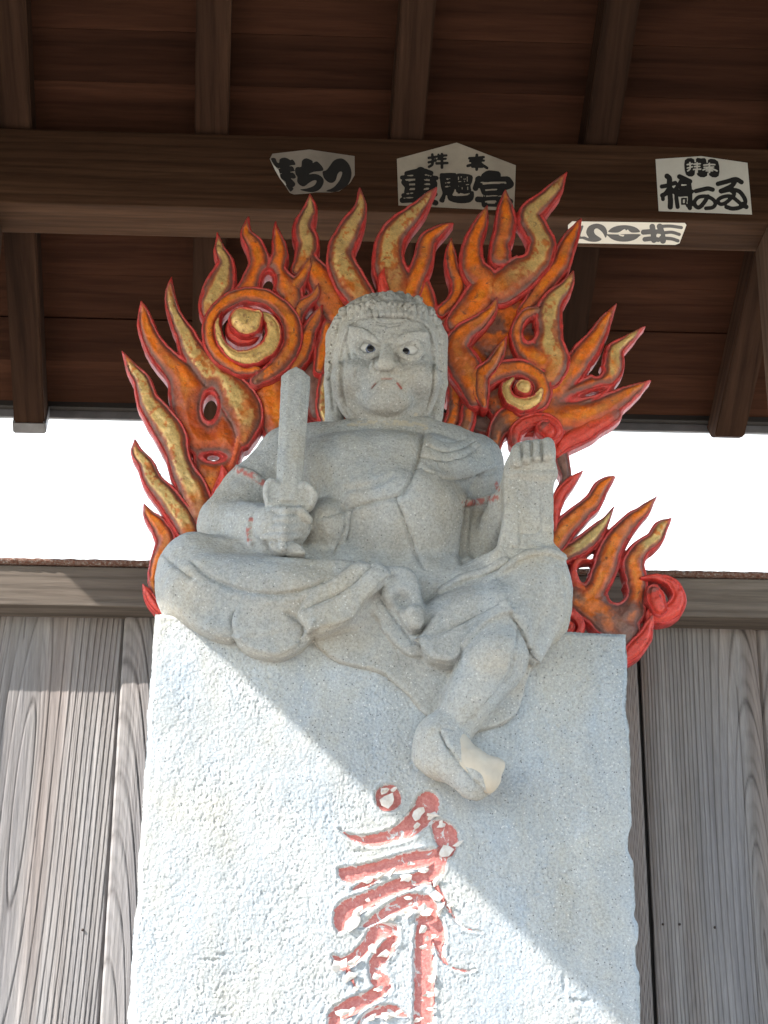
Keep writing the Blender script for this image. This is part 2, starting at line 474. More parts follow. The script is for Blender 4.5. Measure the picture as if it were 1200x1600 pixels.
# planks: heightfield grain, each its own object
t = NT('plank_wood')
a = t.attr('grain'); b = t.attr('tone')
col = t.ramp(a.outputs['Fac'], [(0.0, (.062, .056, .055)), (.35, (.170, .155, .151)), (.75, (.272, .253, .248)), (1, (.34, .32, .314))])
col = t.mix(col, t.ramp(b.outputs['Fac'], [(0, (.82, .86, .95)), (.5, (1, 1, 1)), (1, (1.08, .93, .85))]), .8, 'MULTIPLY')
v = t.coords((1, 1, .06))
col = t.mix(col, t.ramp(t.noise(v, 260, 3, .7), [(.3, .72), (.7, 1.2)]), .6, 'MULTIPLY')
M_plank = t.out(col, .85, t.bump(t.noise(v, 300, 3), .35, .002), spec=.25)
M_nail = mat_plain('nail', (.05, .035, .03), .6, 0, 40, .4)
ztop = zrb+.03
def plank(x0, x1, yf, seed, arch, kdens, bevl=.006):
    r = random.Random(seed)
    w = x1-x0
    nu = max(24, int(w/.0014)); zs = np.concatenate([np.linspace(ztop, 1.62, 150), np.array([1.2, .6, 0.02])])
    u = np.linspace(0, 1, nu)
    U, Z = np.meshgrid(u, zs)
    X = U*w
    xc = arch[0]*w + .008*fbm(n3(Z*1.1, seed, 0), 2) + arch[3]*(Z-2.4)
    wob = .006*fbm(n3(X*5, Z*.9, seed*1.7), 3)+.0007*fbm(n3(X*30, Z*3, seed), 2)
    depth = arch[1] + arch[2]*(Z-2.3) + .03*fbm(n3(Z*.9, seed*3.3, 2), 2)
    R = np.sqrt((X-xc)**2*1.0 + depth**2*.10+1e-5) + wob
    dens = kdens
    # rings crowd towards the board's edges
    ph = R*dens + (R*dens)**2*.10 + .35*fbm(n3(R*22, seed*.37, 1), 2)
    fr = ph-np.floor(ph)
    lw = .034+.03*np.clip(R*dens/4, 0, 1.6)
    fr3 = ph*3.0+.2*fbm(n3(X*70, Z*2, seed+2), 2); fr3 = fr3-np.floor(fr3)
    fine = np.exp(-((fr3-.5)/.16)**2)*sst(-.5, .4, fbm(n3(X*25, Z*1.1, seed+6), 2))
    line = np.exp(-((fr-.90)/lw)**2) + np.exp(-((fr+1-.90)/lw)**2)        # dark late-wood line
    soft = .5+.5*np.cos(2*np.pi*fr)
    ridge = sst(.0, .88, fr)*(1-sst(.90, .99, fr))
    H = -.0022*line - .0008*fine + .0009*ridge + .0012*fbm(n3(X*160, Z*5, seed), 3)*.5
    crack = np.exp(-((X/w-.5-.3*math.sin(seed))/.004)**2)*(fbm(n3(Z*2, seed, 5), 2) > .35)
    H = H-.003*crack
    edge = np.minimum(X, w-X)
    H = H-.008*(1-sst(0, bevl, edge))
    tone = np.clip(.5+.35*fbm(n3(X*14, Z*.8, seed+9), 3)+.12*sst(2.5, 2.85, Z), 0, 1)
    grain = np.clip(.60+.10*ridge-.44*line-.20*fine+.16*fbm(n3(X*60, Z*1.6, seed+4), 3)-.4*crack, 0, 1)
    V = np.stack([x0+X, yf-H, Z], -1).reshape(-1, 3)
    nr = len(zs)
    idx = np.arange(nr*nu).reshape(nr, nu)
    Q = np.stack([idx[:-1, :-1], idx[1:, :-1], idx[1:, 1:], idx[:-1, 1:]], -1).reshape(-1, 4)
    # back and sides
    bo = len(V)
    per = np.concatenate([idx[0, :], idx[1:, -1], idx[-1, ::-1][1:], idx[::-1, 0][1:-1]])
    Vb = V[per].copy(); Vb[:, 1] = yf+.022
    V2 = np.vstack([V, Vb]); n_ = len(per); ar = np.arange(n_); nx_ = (ar+1) % n_
    S = np.stack([per[ar], per[nx_], bo+nx_, bo+ar], -1)
    at1 = np.concatenate([grain.ravel(), grain.ravel()[per]]); at2 = np.concatenate([tone.ravel(), tone.ravel()[per]])
    o = mesh_obj('plank', V2, np.vstack([Q, S]), M_plank, fence, True, {'grain': at1, 'tone': at2})
    return o
def nail(px, py, yy, parent):
    p = at(px, py, yy)
    bm = bmesh.new(); bmesh.ops.create_uvsphere(bm, u_segments=8, v_segments=6, radius=.0032)
    V = [(p[0]+v.co.x, p[1]+v.co.y*.6, p[2]+v.co.z) for v in bm.verts]; F = [[v.index for v in f.verts] for f in bm.faces]; bm.free()
    mesh_obj('nail', V, F, M_nail, fence, True)
xb = [at(px, 1010, YF)[0] for px in (-6, 191.5, 998)]
stepb = (xb[2]-xb[1])/4
# (x0, x1, front y, seed, (centre, depth, slope, lean), ring density)
plank(FX0, xb[0]-.001, YF+.004, 3, (.9, .1, .2, .0), 24)
plank(xb[0]+.001, xb[1]-.001, YF, 5, (.30, .04, -.24, .05), 38)
plank(xb[1]+.001, xb[1]+stepb-.001, YF-.010, 8, (.04, .16, .3, .01), 44)
for i in (1, 2):
    plank(xb[1]+i*stepb+.001, xb[1]+(i+1)*stepb-.001, YF+.002*i, 20+i, (.5, .1, .3, 0), 26)
plank(xb[1]+3*stepb+.001, xb[2]-.0045, YF+.002, 31, (.3, .2, .2, 0), 60)
plank(xb[2]+.0045, xb[2]+.285, YF-.002, 14, (.88, .05, .26, -.02), 44, .014)
plank(xb[2]+.287, FX1, YF+.003, 17, (.6, .1, .3, 0), 26)
for (px, py, yy) in ((129, 1453, YF-.003), (181, 1451, YF-.003), (1036, 1444, YF-.004), (1062, 1444, YF-.004), (1117, 1449, YF-.004)):
    nail(px, py, yy, fence)

for (z0, z1) in ((zrb-.25, zrb-.16), (1.65, 1.75), (.5, .6)):
    box('backing_rail', FX0, FX1, YF+.048, YF+.10, z0, z1, M_rail, fence, .004)
M_dark = mat_plain('dark_board', (.03, .026, .025), .9)  # for boards added behind the planks, keeping the bright wall out of the gaps
for k in range(9):
    xa = FX0+(FX1-FX0)*k/9
    box('backing_board', xa, xa+(FX1-FX0)/9-.0004, YF+.032, YF+.046, .02, zrb-.004, M_dark, fence)
# ================================================================== CARVED FLAME HALO
def smooth_path(pts, n=7):
    """Catmull-Rom through (x, y, w) points"""
    P = np.array(pts, float)
    if len(P) < 3: return P
    E = np.vstack([2*P[0]-P[1], P, 2*P[-1]-P[-2]])
    out = []
    for i in range(len(P)-1):
        p0, p1, p2, p3 = E[i:i+4]
        for s in np.linspace(0, 1, n, endpoint=False):
            out.append(.5*((2*p1)+(-p0+p2)*s+(2*p0-5*p1+4*p2-p3)*s*s+(-p0+3*p1-3*p2+p3)*s**3))
    out.append(P[-1]); out = np.array(out)
    out[:, 2] = np.maximum(out[:, 2], .6)
    return out
def stroke_field(X, Y, path):
    """signed inside distance (positive inside), local half width and parameter along the path"""
    best = np.full(X.shape, -1e3); W = np.zeros(X.shape); T = np.zeros(X.shape)
    L = np.concatenate([[0], np.cumsum(np.hypot(np.diff(path[:, 0]), np.diff(path[:, 1])))]); L /= L[-1]+1e-9
    for i in range(len(path)-1):
        a, b = path[i], path[i+1]
        d = b[:2]-a[:2]; ll = d@d+1e-9
        s = np.clip(((X-a[0])*d[0]+(Y-a[1])*d[1])/ll, 0, 1)
        dist = np.hypot(X-a[0]-s*d[0], Y-a[1]-s*d[1]); w = a[2]+(b[2]-a[2])*s
        v = w-dist; m = v > best
        best = np.where(m, v, best); W = np.where(m, w, W); T = np.where(m, L[i]+(L[i+1]-L[i])*s, T)
    return best, W, T
RED = np.array([.66, .050, .044]); DRED = np.array([.26, .018, .014]); GREY = np.array([.150, .088, .078])
ORG = np.array([.80, .18, .013]); ROR = np.array([.52, .075, .012]); GLD = np.array([.78, .53, .20]); YOR = np.array([.88, .31, .022]); BRN = np.array([.19, .075, .028]); PINK = np.array([.60, .09, .085])
YH = .34                                 # back plane of the halo carving
halo = tag(empty('flame_halo', tuple(at(610, 1000, YH+.02))), 'carved wooden flame halo painted red, orange and gold behind the stone figure', 'flame halo')

t = NT('flame_paint'); a = t.attr('paint'); g = t.attr('gilt'); v = t.coords()
nz = t.noise(v, 60, 5, .7); nf = t.noise(v, 240, 3, .7)
col = t.mix(a.outputs['Color'], t.ramp(nz, [(.25, .55), (.5, 1.0), (.8, 1.25)]), .7, 'MULTIPLY')
col = t.mix(col, t.ramp(nf, [(.3, .7), (.65, 1.1)]), .5, 'MULTIPLY')
crk = t.ramp(t.noise(t.coords((1, 1, 1), 'Object', (5, 2, 1)), 42, 8, .78, 1.0), [(.37, 1.0), (.40, 0.0)])
col = t.mix(col, (.085, .040, .028), t.math('MULTIPLY', crk, .75))
dst = t.ramp(t.noise(t.coords((1, 1, 1), 'Object', (1, 7, 3)), 18, 6, .7), [(.55, 0.0), (.75, 1.0)])
col = t.mix(col, (.30, .20, .17), t.math('MULTIPLY', dst, .16))
gm = t.math('MULTIPLY', g.outputs['Fac'], t.ramp(nf, [(.36, 0.0), (.48, 1.0)]))
M_flame = t.out(col, t.math('ADD', t.math('SUBTRACT', .44, t.math('MULTIPLY', gm, .08)), t.math('MULTIPLY', dst, .3)), t.bump(crk, .5, -.0012, t.bump(nf, .35, .002)), t.math('MULTIPLY', gm, .30), spec=.5)

def cluster(strokes, y0, holes=(), step=1.45, thick=.030, relief=1.0, kind='flame_tongue', sep=None):
    """strokes: (points tip->base, kind) in photograph pixels on the plane of the carving; each stroke becomes its own mesh.
    All share one union outline, so neighbouring tongues run into each other with rounded crotches."""
    paths = [(smooth_path([(x_, y_, w_ if (kind == 'nimbus_ring' or w_ < 3) else w_*1.13+.6) for x_, y_, w_ in p]), k) for p, k in strokes]
    allp = np.vstack([p for p, _ in paths])
    lo = (allp[:, :2]-allp[:, 2:3]).min(0)-4; hi = (allp[:, :2]+allp[:, 2:3]).max(0)+4
    xs = np.arange(lo[0], hi[0], step); ys = np.arange(lo[1], hi[1], step)
    X, Y = np.meshgrid(xs, ys)
    nzx = 1.1*fbm(n3(X*.05, Y*.05, y0*50), 3); nzy = 1.1*fbm(n3(X*.05, Y*.05, y0*50+9), 3)
    D = np.full(X.shape, -1e3); U = np.full(X.shape, -1e3); I = np.zeros(X.shape, int); W = np.ones(X.shape); T = np.zeros(X.shape)
    k = 5.0; FD = []
    for i, (p, kd) in enumerate(paths):
        d, w, tt = stroke_field(X+nzx, Y+nzy, p)
        FD.append(d)
        m = d > D
        D = np.where(m, d, D); I = np.where(m, i, I); W = np.where(m, w, W); T = np.where(m, tt, T)
        h = np.clip(.5+.5*(d-U)/k, 0, 1); U = U*(1-h)+d*h+k*h*(1-h)
    for (cx, cy, ax, ay, ang) in holes:
        c, s = math.cos(ang), math.sin(ang)
        dx_, dy_ = X-cx, Y-cy
        q = np.hypot((dx_*c+dy_*s)/ax, (-dx_*s+dy_*c)/ay)
        U = np.minimum(U, (q-1)*min(ax, ay))
    # snap the outline
    gy, gx = np.gradient(U, step)
    gn = np.hypot(gx, gy)+1e-6
    out = (U < 0) & (U > -2.2*step)
    Xs = np.where(out, X-U*gx/gn**2*np.minimum(gn, 1.2), X); Ys = np.where(out, Y-U*gy/gn**2*np.minimum(gn, 1.2), Y)
    d = np.maximum(U, 0)
    ee = np.clip(d/np.maximum(W, 3.5), 0, 1)
    px = d                                                        # pixels from the edge
    rim = sst(0, 2.2, px)
    groove = np.exp(-((px-5.2)/1.8)**2)*sst(6, 10, W)
    core = sst(.22, .75, ee)*np.minimum(W, 26)/26
    H = (.010*rim-.0038*groove+.0065*core)*relief + .0014*fbm(n3(X*.07, Y*.07, y0*31), 3)*rim
    # long gouge facets left by the chisel
    H = H+.0011*np.abs(fbm(n3(X*.11+T*3, Y*.11, y0*13+4), 2))*rim
    H = H*sst(0, 2.2, d+.4)
    # colours are bands of paint that follow the carved edge
    nz1 = fbm(n3(X*.06, Y*.06, 3+y0*20), 4); nz2 = fbm(n3(X*.25, Y*.25, 7), 3)
    q = px+1.5*nz1+.8*nz2; e2 = ee+.13*nz1
    C = np.zeros(X.shape+(3,)); Gm = np.zeros(X.shape)
    def lay(c, m):
        nonlocal C
        C = C*(1-m[..., None])+np.asarray(c)*m[..., None]
    FD = np.array(FD); wt = np.exp(np.clip((FD-FD.max(0))/4.5, -20, 0)); wt /= wt.sum(0)
    def soft(*ks):
        o_ = np.zeros(X.shape)
        for i_, (_, kk) in enumerate(paths):
            if kk in ks: o_ = o_+wt[i_]
        return o_
    sc_ = np.clip(W/15, .5, 1.2)
    lay(ORG, np.ones(X.shape))
    lay(ROR, np.clip(sst(.15, .8, nz1+.35), 0, 1)*.8)
    lay(DRED*.6+ROR*.4, sst(.72, .2, e2)*.75)
    lay(YOR, sst(.62, 1.0, e2)*.6*sst(-.3, .4, nz1+.1))
    isg = soft('g'); isr = soft('r'); isb = soft('b'); isk = soft('k'); isgo = soft('go'); isG = soft('G')
    gold_m = (isg*(1-.8*sst(.72, .98, T+.12*nz1)) + isgo*sst(.62, .38, T+.15*nz1))*sst(.44, .64, e2)*sst(.03, .15, T)
    gold_m = gold_m*(1-.85*sst(.16, .5, nz2*.5+nz1*.6))
    lay(BRN*.55+ROR*.45, (isg*1.0)*(1-sst(.40, .60, e2)*.5)*.85)
    gG = isG*sst(3.0, 4.5, q)*(1-.5*sst(.3, .6, nz2*.5+nz1*.5)); lay(DRED, isG*1.0)
    lay(GLD*.9, gold_m); gold_m = np.maximum(gold_m, gG); lay(GLD*1.05, gG); Gm = gold_m
    lay(ORG*.8+BRN*.2, isb*.55); lay(GREY*.9, isb*sst(-.35, .4, nz1)*.85)
    lay(GREY*1.3, isk*.9)
    lay(RED*.9+ORG*.1, isr*1.0)
    lay(GLD, isr*0.0)
    lay(GREY*1.1, sst(.25, .7, fbm(n3(X*.035, Y*.035, y0*40+2), 3)+.25)*.30*(1-isr)*(1-gold_m*.6))
    lay(GREY, sst(11.0, 5.4, q/sc_)*.80*(1-isr)*(1-isG))               # smoky band
    lay(RED, sst(5.6, 3.4, q/sc_)*(1-.5*isk)*(.75+.25*sst(-.3, .3, nz2)))
    lay(DRED, sst(2.2, .8, q)*.5)
    lay(PINK, np.clip(sst(.1, .7, nz1)*sst(5, 3, q/sc_)*.55, 0, 1))
    tipm = sst(.14, .02, T)*(1-isb)*(1-isk)*(1-isG)
    lay(GREY*1.1, tipm*.7*sst(.0, .4, nz1+.3)); lay(RED, tipm*.5*sst(6, 3, q))
    inside = U > -1e-6
    keep = inside | out
    cellin = (inside[:-1, :-1].astype(int)+inside[1:, :-1]+inside[1:, 1:]+inside[:-1, 1:])
    cellk = keep[:-1, :-1] & keep[1:, :-1] & keep[1:, 1:] & keep[:-1, 1:]
    cells = (cellin >= 1) & cellk
    own = I[:-1, :-1]
    P0 = atv(Xs, Ys, YH+y0)
    P = P0.copy(); P[..., 1] -= H
    # normals from the relief
    gxv = np.gradient(P, axis=1); gyv = np.gradient(P, axis=0)
    N = np.cross(gyv, gxv); N /= np.linalg.norm(N, axis=-1, keepdims=True)+1e-9
    N = np.where((N[..., 1] > 0)[..., None], -N, N)
    idx = np.arange(X.size).reshape(X.shape)
    Q = np.stack([idx[:-1, :-1], idx[1:, :-1], idx[1:, 1:], idx[:-1, 1:]], -1)
    Pf = P.reshape(-1, 3); P0f = P0.reshape(-1, 3); Nf = N.reshape(-1, 3); Cf = C.reshape(-1, 3); Gf = Gm.ravel()
    # side walls along the outline of the whole cluster
    allq = Q[cells]
    e = np.concatenate([allq[:, [0, 1]], allq[:, [1, 2]], allq[:, [2, 3]], allq[:, [3, 0]]])
    owner = np.tile(own[cells], 4)
    key = np.sort(e, 1); kk = key[:, 0]*X.size+key[:, 1]
    uq, inv, cnt = np.unique(kk, return_inverse=True, return_counts=True)
    bmask = cnt[inv] == 1
    res = []
    for i, (p, kd) in enumerate(paths):
        q4 = allq[own[cells] == i]
        if len(q4) < 6: continue
        be = e[bmask & (owner == i)]
        used, inv4 = np.unique(q4, return_inverse=True)
        V = Pf[used]; Fq = inv4.reshape(-1, 4)
        # outline walls
        bu, binv = np.unique(be, return_inverse=True); binv = binv.reshape(-1, 2)
        Vf = Pf[bu]; Vb = P0f[bu].copy(); Vb[:, 1] = YH+y0+thick
        n0 = len(V); n1 = n0+len(bu)
        S = np.stack([binv[:, 1]+n0, binv[:, 0]+n0, binv[:, 0]+n1, binv[:, 1]+n1], -1)
        VV = np.vstack([V, Vf, Vb]); FF = np.vstack([Fq, S])
        wallN = np.zeros((len(bu), 3))
        gxf, gyf = gx.ravel()[bu], gy.ravel()[bu]
        wallN[:, 0] = -gxf; wallN[:, 2] = gyf; wallN /= np.linalg.norm(wallN, axis=1, keepdims=True)+1e-6
        NN = np.vstack([Nf[used], wallN, wallN])
        wc = np.tile(RED*.85, (len(bu), 1))*(.8+.4*NP.rand(len(bu), 1))
        o = mesh_obj(kind, VV, FF, M_flame, halo, True, {'paint': np.vstack([Cf[used], wc, wc*.7]), 'gilt': np.concatenate([Gf[used], np.zeros(2*len(bu))])}, NN)
        res.append(o)
    return res

def scroll(strokes, y0, **kw):
    return cluster(strokes, y0, kind='flame_scroll', **kw)

# ring of the nimbus behind the head
ang = np.linspace(0, 2*math.pi, 25)
def ring(cx, cy, r, w): return [(cx+r*math.cos(q), cy+r*math.sin(q), w) for q in ang]
cluster([(ring(620, 628, 92, 13), 'o')], .012, kind='nimbus_ring', relief=.7)
cluster([(ring(620, 628, 114, 13), 'g')], .004, kind='nimbus_ring', relief=.9)
# backing mass hidden mostly by the figure
cluster([([(450, 640, 30), (520, 560, 50), (610, 520, 60), (700, 560, 50), (760, 640, 36)], 'k'),
         ([(540, 700, 60), (620, 720, 80), (700, 720, 60)], 'k'), ([(600, 720, 70), (620, 900, 90), (640, 985, 80)], 'k'),
         ([(330, 800, 40), (420, 850, 60), (560, 940, 70)], 'k'), ([(860, 870, 40), (760, 900, 60), (660, 960, 60)], 'k')], .040, relief=.4, kind='backing')

# left side ---------------------------------------------------------
cluster([([(221, 471, 1), (225, 488, 7), (229, 512, 12), (244, 544, 15), (264, 568, 18), (286, 592, 22), (298, 625, 30), (318, 665, 38), (338, 700, 34), (330, 745, 24), (322, 790, 16)], 'o'),
         ([(268, 434, 1), (266, 462, 7), (274, 495, 10), (290, 524, 14), (303, 553, 18), (327, 583, 21), (354, 608, 26), (376, 634, 29), (384, 656, 25), (380, 690, 12)], 'g'),
         ([(372, 663, 1), (373, 685, 7), (366, 708, 10), (356, 735, 12), (348, 760, 10)], 'r')],
        .010, holes=[(328, 637, 11, 20, .1), (333, 716, 10, 4.5, 0)])
cluster([([(191, 549, 1), (204, 572, 7), (222, 597, 13), (231, 627, 16), (250, 655, 20), (268, 682, 22), (277, 712, 18), (286, 738, 19), (301, 768, 23), (312, 800, 24)], 'g')], -.006)
cluster([([(346, 726, 1), (350, 745, 7), (344, 766, 10), (334, 790, 9), (322, 815, 10)], 'r')], -.012)
cluster([([(211, 687, 1), (214, 708, 8), (228, 728, 12), (239, 753, 14), (259, 776, 17), (276, 799, 18), (292, 823, 18), (300, 850, 12)], 'g'),
         ], -.010)
cluster([([(225, 787, 1), (234, 807, 8), (250, 824, 13), (260, 847, 15), (252, 867, 12), (243, 886, 9), (238, 909, 6), (243, 930, 4)], 'o')], .008)
cluster([([(223, 914, 1), (232, 930, 7), (243, 947, 8), (262, 968, 7)], 'r')], -.020)
cluster([([(420, 585, 26), (424, 620, 28), (434, 655, 27), (450, 700, 22)], 'o')], .020, kind='flame_body')
cluster([([(462, 500, 12), (478, 540, 20), (492, 590, 22), (498, 640, 18)], 'k')], .030, kind='flame_body')
cluster([([(700, 495, 18), (745, 505, 34), (795, 502, 34), (838, 480, 20)], 'b'), ([(770, 530, 30), (815, 548, 34), (850, 566, 26), (870, 590, 20)], 'b'), ([(730, 560, 26), (770, 610, 26), (790, 650, 18)], 'b')], .022, kind='flame_body')
# swirl with the gilt boss
scroll([([(400, 598, 8), (434, 574, 14), (456, 540, 15), (454, 504, 15), (430, 475, 13), (394, 463, 12), (358, 471, 11), (333, 497, 11), (328, 532, 11), (346, 562, 11), (378, 580, 9), (404, 580, 5)], 'o')], -.004)
scroll([([(404, 489, 2), (420, 499, 8), (428, 522, 12), (418, 546, 13), (393, 560, 12), (366, 556, 9), (347, 538, 7), (340, 512, 5), (346, 489, 2)], 'G')], -.014)
scroll([([(360, 500, 3), (360, 520, 6), (374, 532, 7), (394, 530, 6), (404, 518, 4)], 'r')], .000)
scroll([([(378, 502, 19), (387, 505, 20), (402, 496, 10)], 'G')], -.020, relief=1.3, thick=.03)
# tongues above the swirl
cluster([([(340, 364, 1), (343, 392, 8), (352, 414, 13), (345, 443, 20), (334, 465, 19), (326, 480, 14), (326, 500, 8)], 'g'),
         ([(389, 338, 1), (385, 366, 8), (399, 388, 13), (405, 414, 15), (395, 443, 17), (385, 462, 18)], 'o'),
         ([(430, 347, 1), (434, 374, 8), (437, 399, 12), (432, 425, 14), (446, 448, 18), (456, 466, 17), (448, 490, 16)], 'o'),
         ([(486, 404, 1), (480, 421, 7), (466, 443, 10), (452, 456, 12)], 'o')], .006, holes=[(418, 446, 9, 17, .15)])
cluster([([(485, 304, 1), (484, 330, 10), (474, 359, 16), (481, 383, 17), (474, 408, 14), (464, 424, 9)], 'g'),
         ([(484, 412, 14), (502, 440, 20), (516, 470, 24), (530, 500, 20)], 'o')], .014)
cluster([([(563, 294, 1), (563, 326, 9), (548, 359, 17), (533, 392, 19), (536, 421, 21), (553, 451, 23), (570, 475, 20)], 'g')], .000)
cluster([([(499, 443, 1), (491, 463, 7), (474, 477, 10), (464, 496, 10), (462, 520, 8)], 'o'),
         ([(505, 475, 1), (494, 498, 8), (482, 524, 12), (474, 553, 13), (460, 578, 10)], 'o'),
         ([(512, 510, 8), (506, 545, 12), (500, 580, 9)], 'o')], .004)
# crown -------------------------------------------------------------
cluster([([(683, 293, 1), (664, 315, 8), (644, 338, 14), (622, 358, 18), (609, 382, 21), (607, 412, 23), (616, 440, 24), (622, 470, 24)], 'g'),
         ([(708, 349, 1), (688, 360, 8), (668, 378, 13), (662, 405, 14), (652, 430, 16), (640, 460, 16)], 'o')], .004)
cluster([([(601, 417, 1), (597, 434, 5), (600, 455, 8)], 'r')], -.008)
cluster([([(662, 422, 1), (656, 445, 15), (664, 468, 15), (672, 490, 10)], 'o'),
         ([(705, 373, 1), (704, 397, 8), (708, 424, 10), (716, 451, 12), (706, 474, 10), (690, 488, 10)], 'o')], .012)
# right upper fan ---------------------------------------------------
cluster([([(761, 321, 1), (752, 347, 9), (743, 370, 13), (737, 397, 16), (741, 424, 19), (758, 446, 22), (740, 480, 24), (715, 505, 18)], 'o'),
         ([(790, 297, 1), (789, 324, 10), (790, 351, 15), (784, 378, 15), (780, 404, 15)], 'o'),
         ([(885, 269, 1), (866, 297, 10), (844, 320, 15), (827, 337, 17), (838, 360, 18), (847, 384, 20), (836, 411, 22), (806, 434, 26), (780, 454, 24)], 'g'),
         ], -.002, holes=[(810, 389, 12, 11.5, 0)])
cluster([([(908, 342, 1), (895, 366, 9), (884, 389, 13), (874, 414, 15), (856, 438, 16), (834, 468, 13), (815, 490, 8)], 'o')], .010)
cluster([([(896, 423, 1), (884, 449, 10), (861, 478, 17), (856, 508, 20), (856, 539, 22), (866, 565, 22), (860, 590, 18)], 'g'),
         ([(842, 486, 6), (820, 494, 9), (808, 518, 10), (818, 546, 16), (846, 568, 20)], 'o')], -.006, holes=[(827, 518, 9, 14, .15)])
cluster([([(777, 463, 1), (769, 485, 7), (750, 504, 12), (724, 524, 17), (712, 547, 20), (726, 575, 25), (738, 600, 22), (742, 625, 14)], 'o')], -.012)
cluster([([(792, 525, 1), (782, 547, 7), (769, 570, 11), (752, 589, 14), (752, 616, 12), (756, 635, 6)], 'o')], -.018)
scroll([([(749, 626, 9), (752, 603, 13), (779, 583, 15), (816, 578, 14), (845, 598, 14), (842, 628, 14), (814, 638, 13)], 'o'), ], -.010)
scroll([([(845, 612, 5), (836, 628, 9), (815, 634, 11), (796, 624, 10), (790, 606, 8), (800, 594, 4)], 'G')], -.018)
scroll([([(814, 606, 10), (820, 608, 11)], 'G')], -.026, relief=1.2, thick=.04)
cluster([([(963, 475, 1), (945, 504, 9), (929, 531, 14), (910, 558, 18), (887, 587, 20), (866, 612, 20)], 'o'),
         ([(1008, 510, 1), (982, 531, 7), (960, 550, 13), (957, 577, 16), (936, 600, 17), (908, 618, 19), (880, 630, 20)], 'go'),
         ([(1017, 595, 1), (988, 612, 10), (964, 627, 15), (940, 641, 18), (908, 652, 22), (876, 650, 26)], 'o'),
         ([(960, 648, 10), (937, 662, 13), (910, 677, 15), (884, 692, 13), (872, 706, 9)], 'r'),
         ([(860, 640, 26), (830, 655, 24), (798, 656, 20), (778, 672, 14), (772, 698, 9), (776, 715, 5)], 'b')], .006, holes=[(931, 579, 9, 9, 0), (926, 615, 14, 2.6, -.3)])
scroll([([(804, 692, 7), (807, 672, 10), (829, 659, 10), (856, 658, 9), (870, 674, 9), (862, 690, 6)], 'r')], -.012)
scroll([([(850, 672, 13), (856, 677, 13)], 'r')], -.020, relief=1.6)
cluster([([(874, 698, 10), (880, 728, 10), (884, 750, 7), (876, 770, 8)], 'k')], .012, kind='flame_body')
cluster([([(910, 736, 1), (890, 755, 7), (874, 776, 9), (866, 802, 9), (866, 830, 8)], 'r')], .000)
# right lower fan ---------------------------------------------------
cluster([([(962, 746, 1), (942, 759, 10), (927, 784, 12), (902, 807, 14), (882, 827, 17), (868, 850, 16)], 'o')], .000)
cluster([([(960, 792, 1), (945, 815, 6), (928, 835, 12), (910, 853, 14), (890, 864, 13), (874, 872, 12)], 'g'),
         ([(925, 876, 2), (905, 878, 4), (896, 893, 5), (900, 912, 7), (912, 926, 9)], 'r'),
         ([(1026, 776, 1), (1005, 799, 8), (985, 816, 12), (962, 844, 16), (951, 867, 18), (942, 895, 18), (930, 922, 17), (915, 940, 20)], 'o'),
         ([(1048, 810, 1), (1033, 824, 9), (1021, 844, 12), (999, 861, 14), (989, 884, 16), (994, 909, 16), (990, 935, 18)], 'go'),
         ([(890, 930, 16), (930, 952, 24), (960, 968, 28), (985, 955, 22)], 'b'),
         ([(960, 970, 24), (978, 990, 22), (970, 1010, 16)], 'k')], .004, holes=[(964, 927, 13, 15, .3)])
scroll([([(1000, 905, 3), (1022, 903, 5), (1046, 910, 8), (1060, 930, 10), (1054, 950, 13), (1036, 961, 14), (1020, 962, 11)], 'r')], -.006)
scroll([([(1020, 926, 11), (1024, 938, 14), (1028, 952, 13)], 'r')], -.014, relief=1.5)
cluster([([(1018, 964, 3), (1014, 978, 7), (1005, 998, 11), (990, 1016, 13), (974, 1032, 8)], 'r')], -.010)
scroll([([(876, 958, 4), (898, 962, 6), (908, 980, 6), (900, 996, 6)], 'r'), ], .000)
scroll([([(885, 976, 7), (890, 980, 8)], 'r')], -.006)
# ================================================================== STELE
M_stele = stone('stele_stone', (.382, .402, .416), (.470, .492, .506), bump=.55)
stele = tag(empty('stone_stele', tuple(at(610, 1600, .16)*np.array([1, 1, 0]))), 'tall rough stone slab with red painted seed syllable, half in sunlight', 'stele')
pTL, pBL = at(240, 957, 0), at(200, 1600, 0)
pTR, pBR = at(977, 989, 0), at(1003, 1600, 0)
ztl, ztr = pTL[2], pTR[2]
ZST = .5*(ztl+ztr)
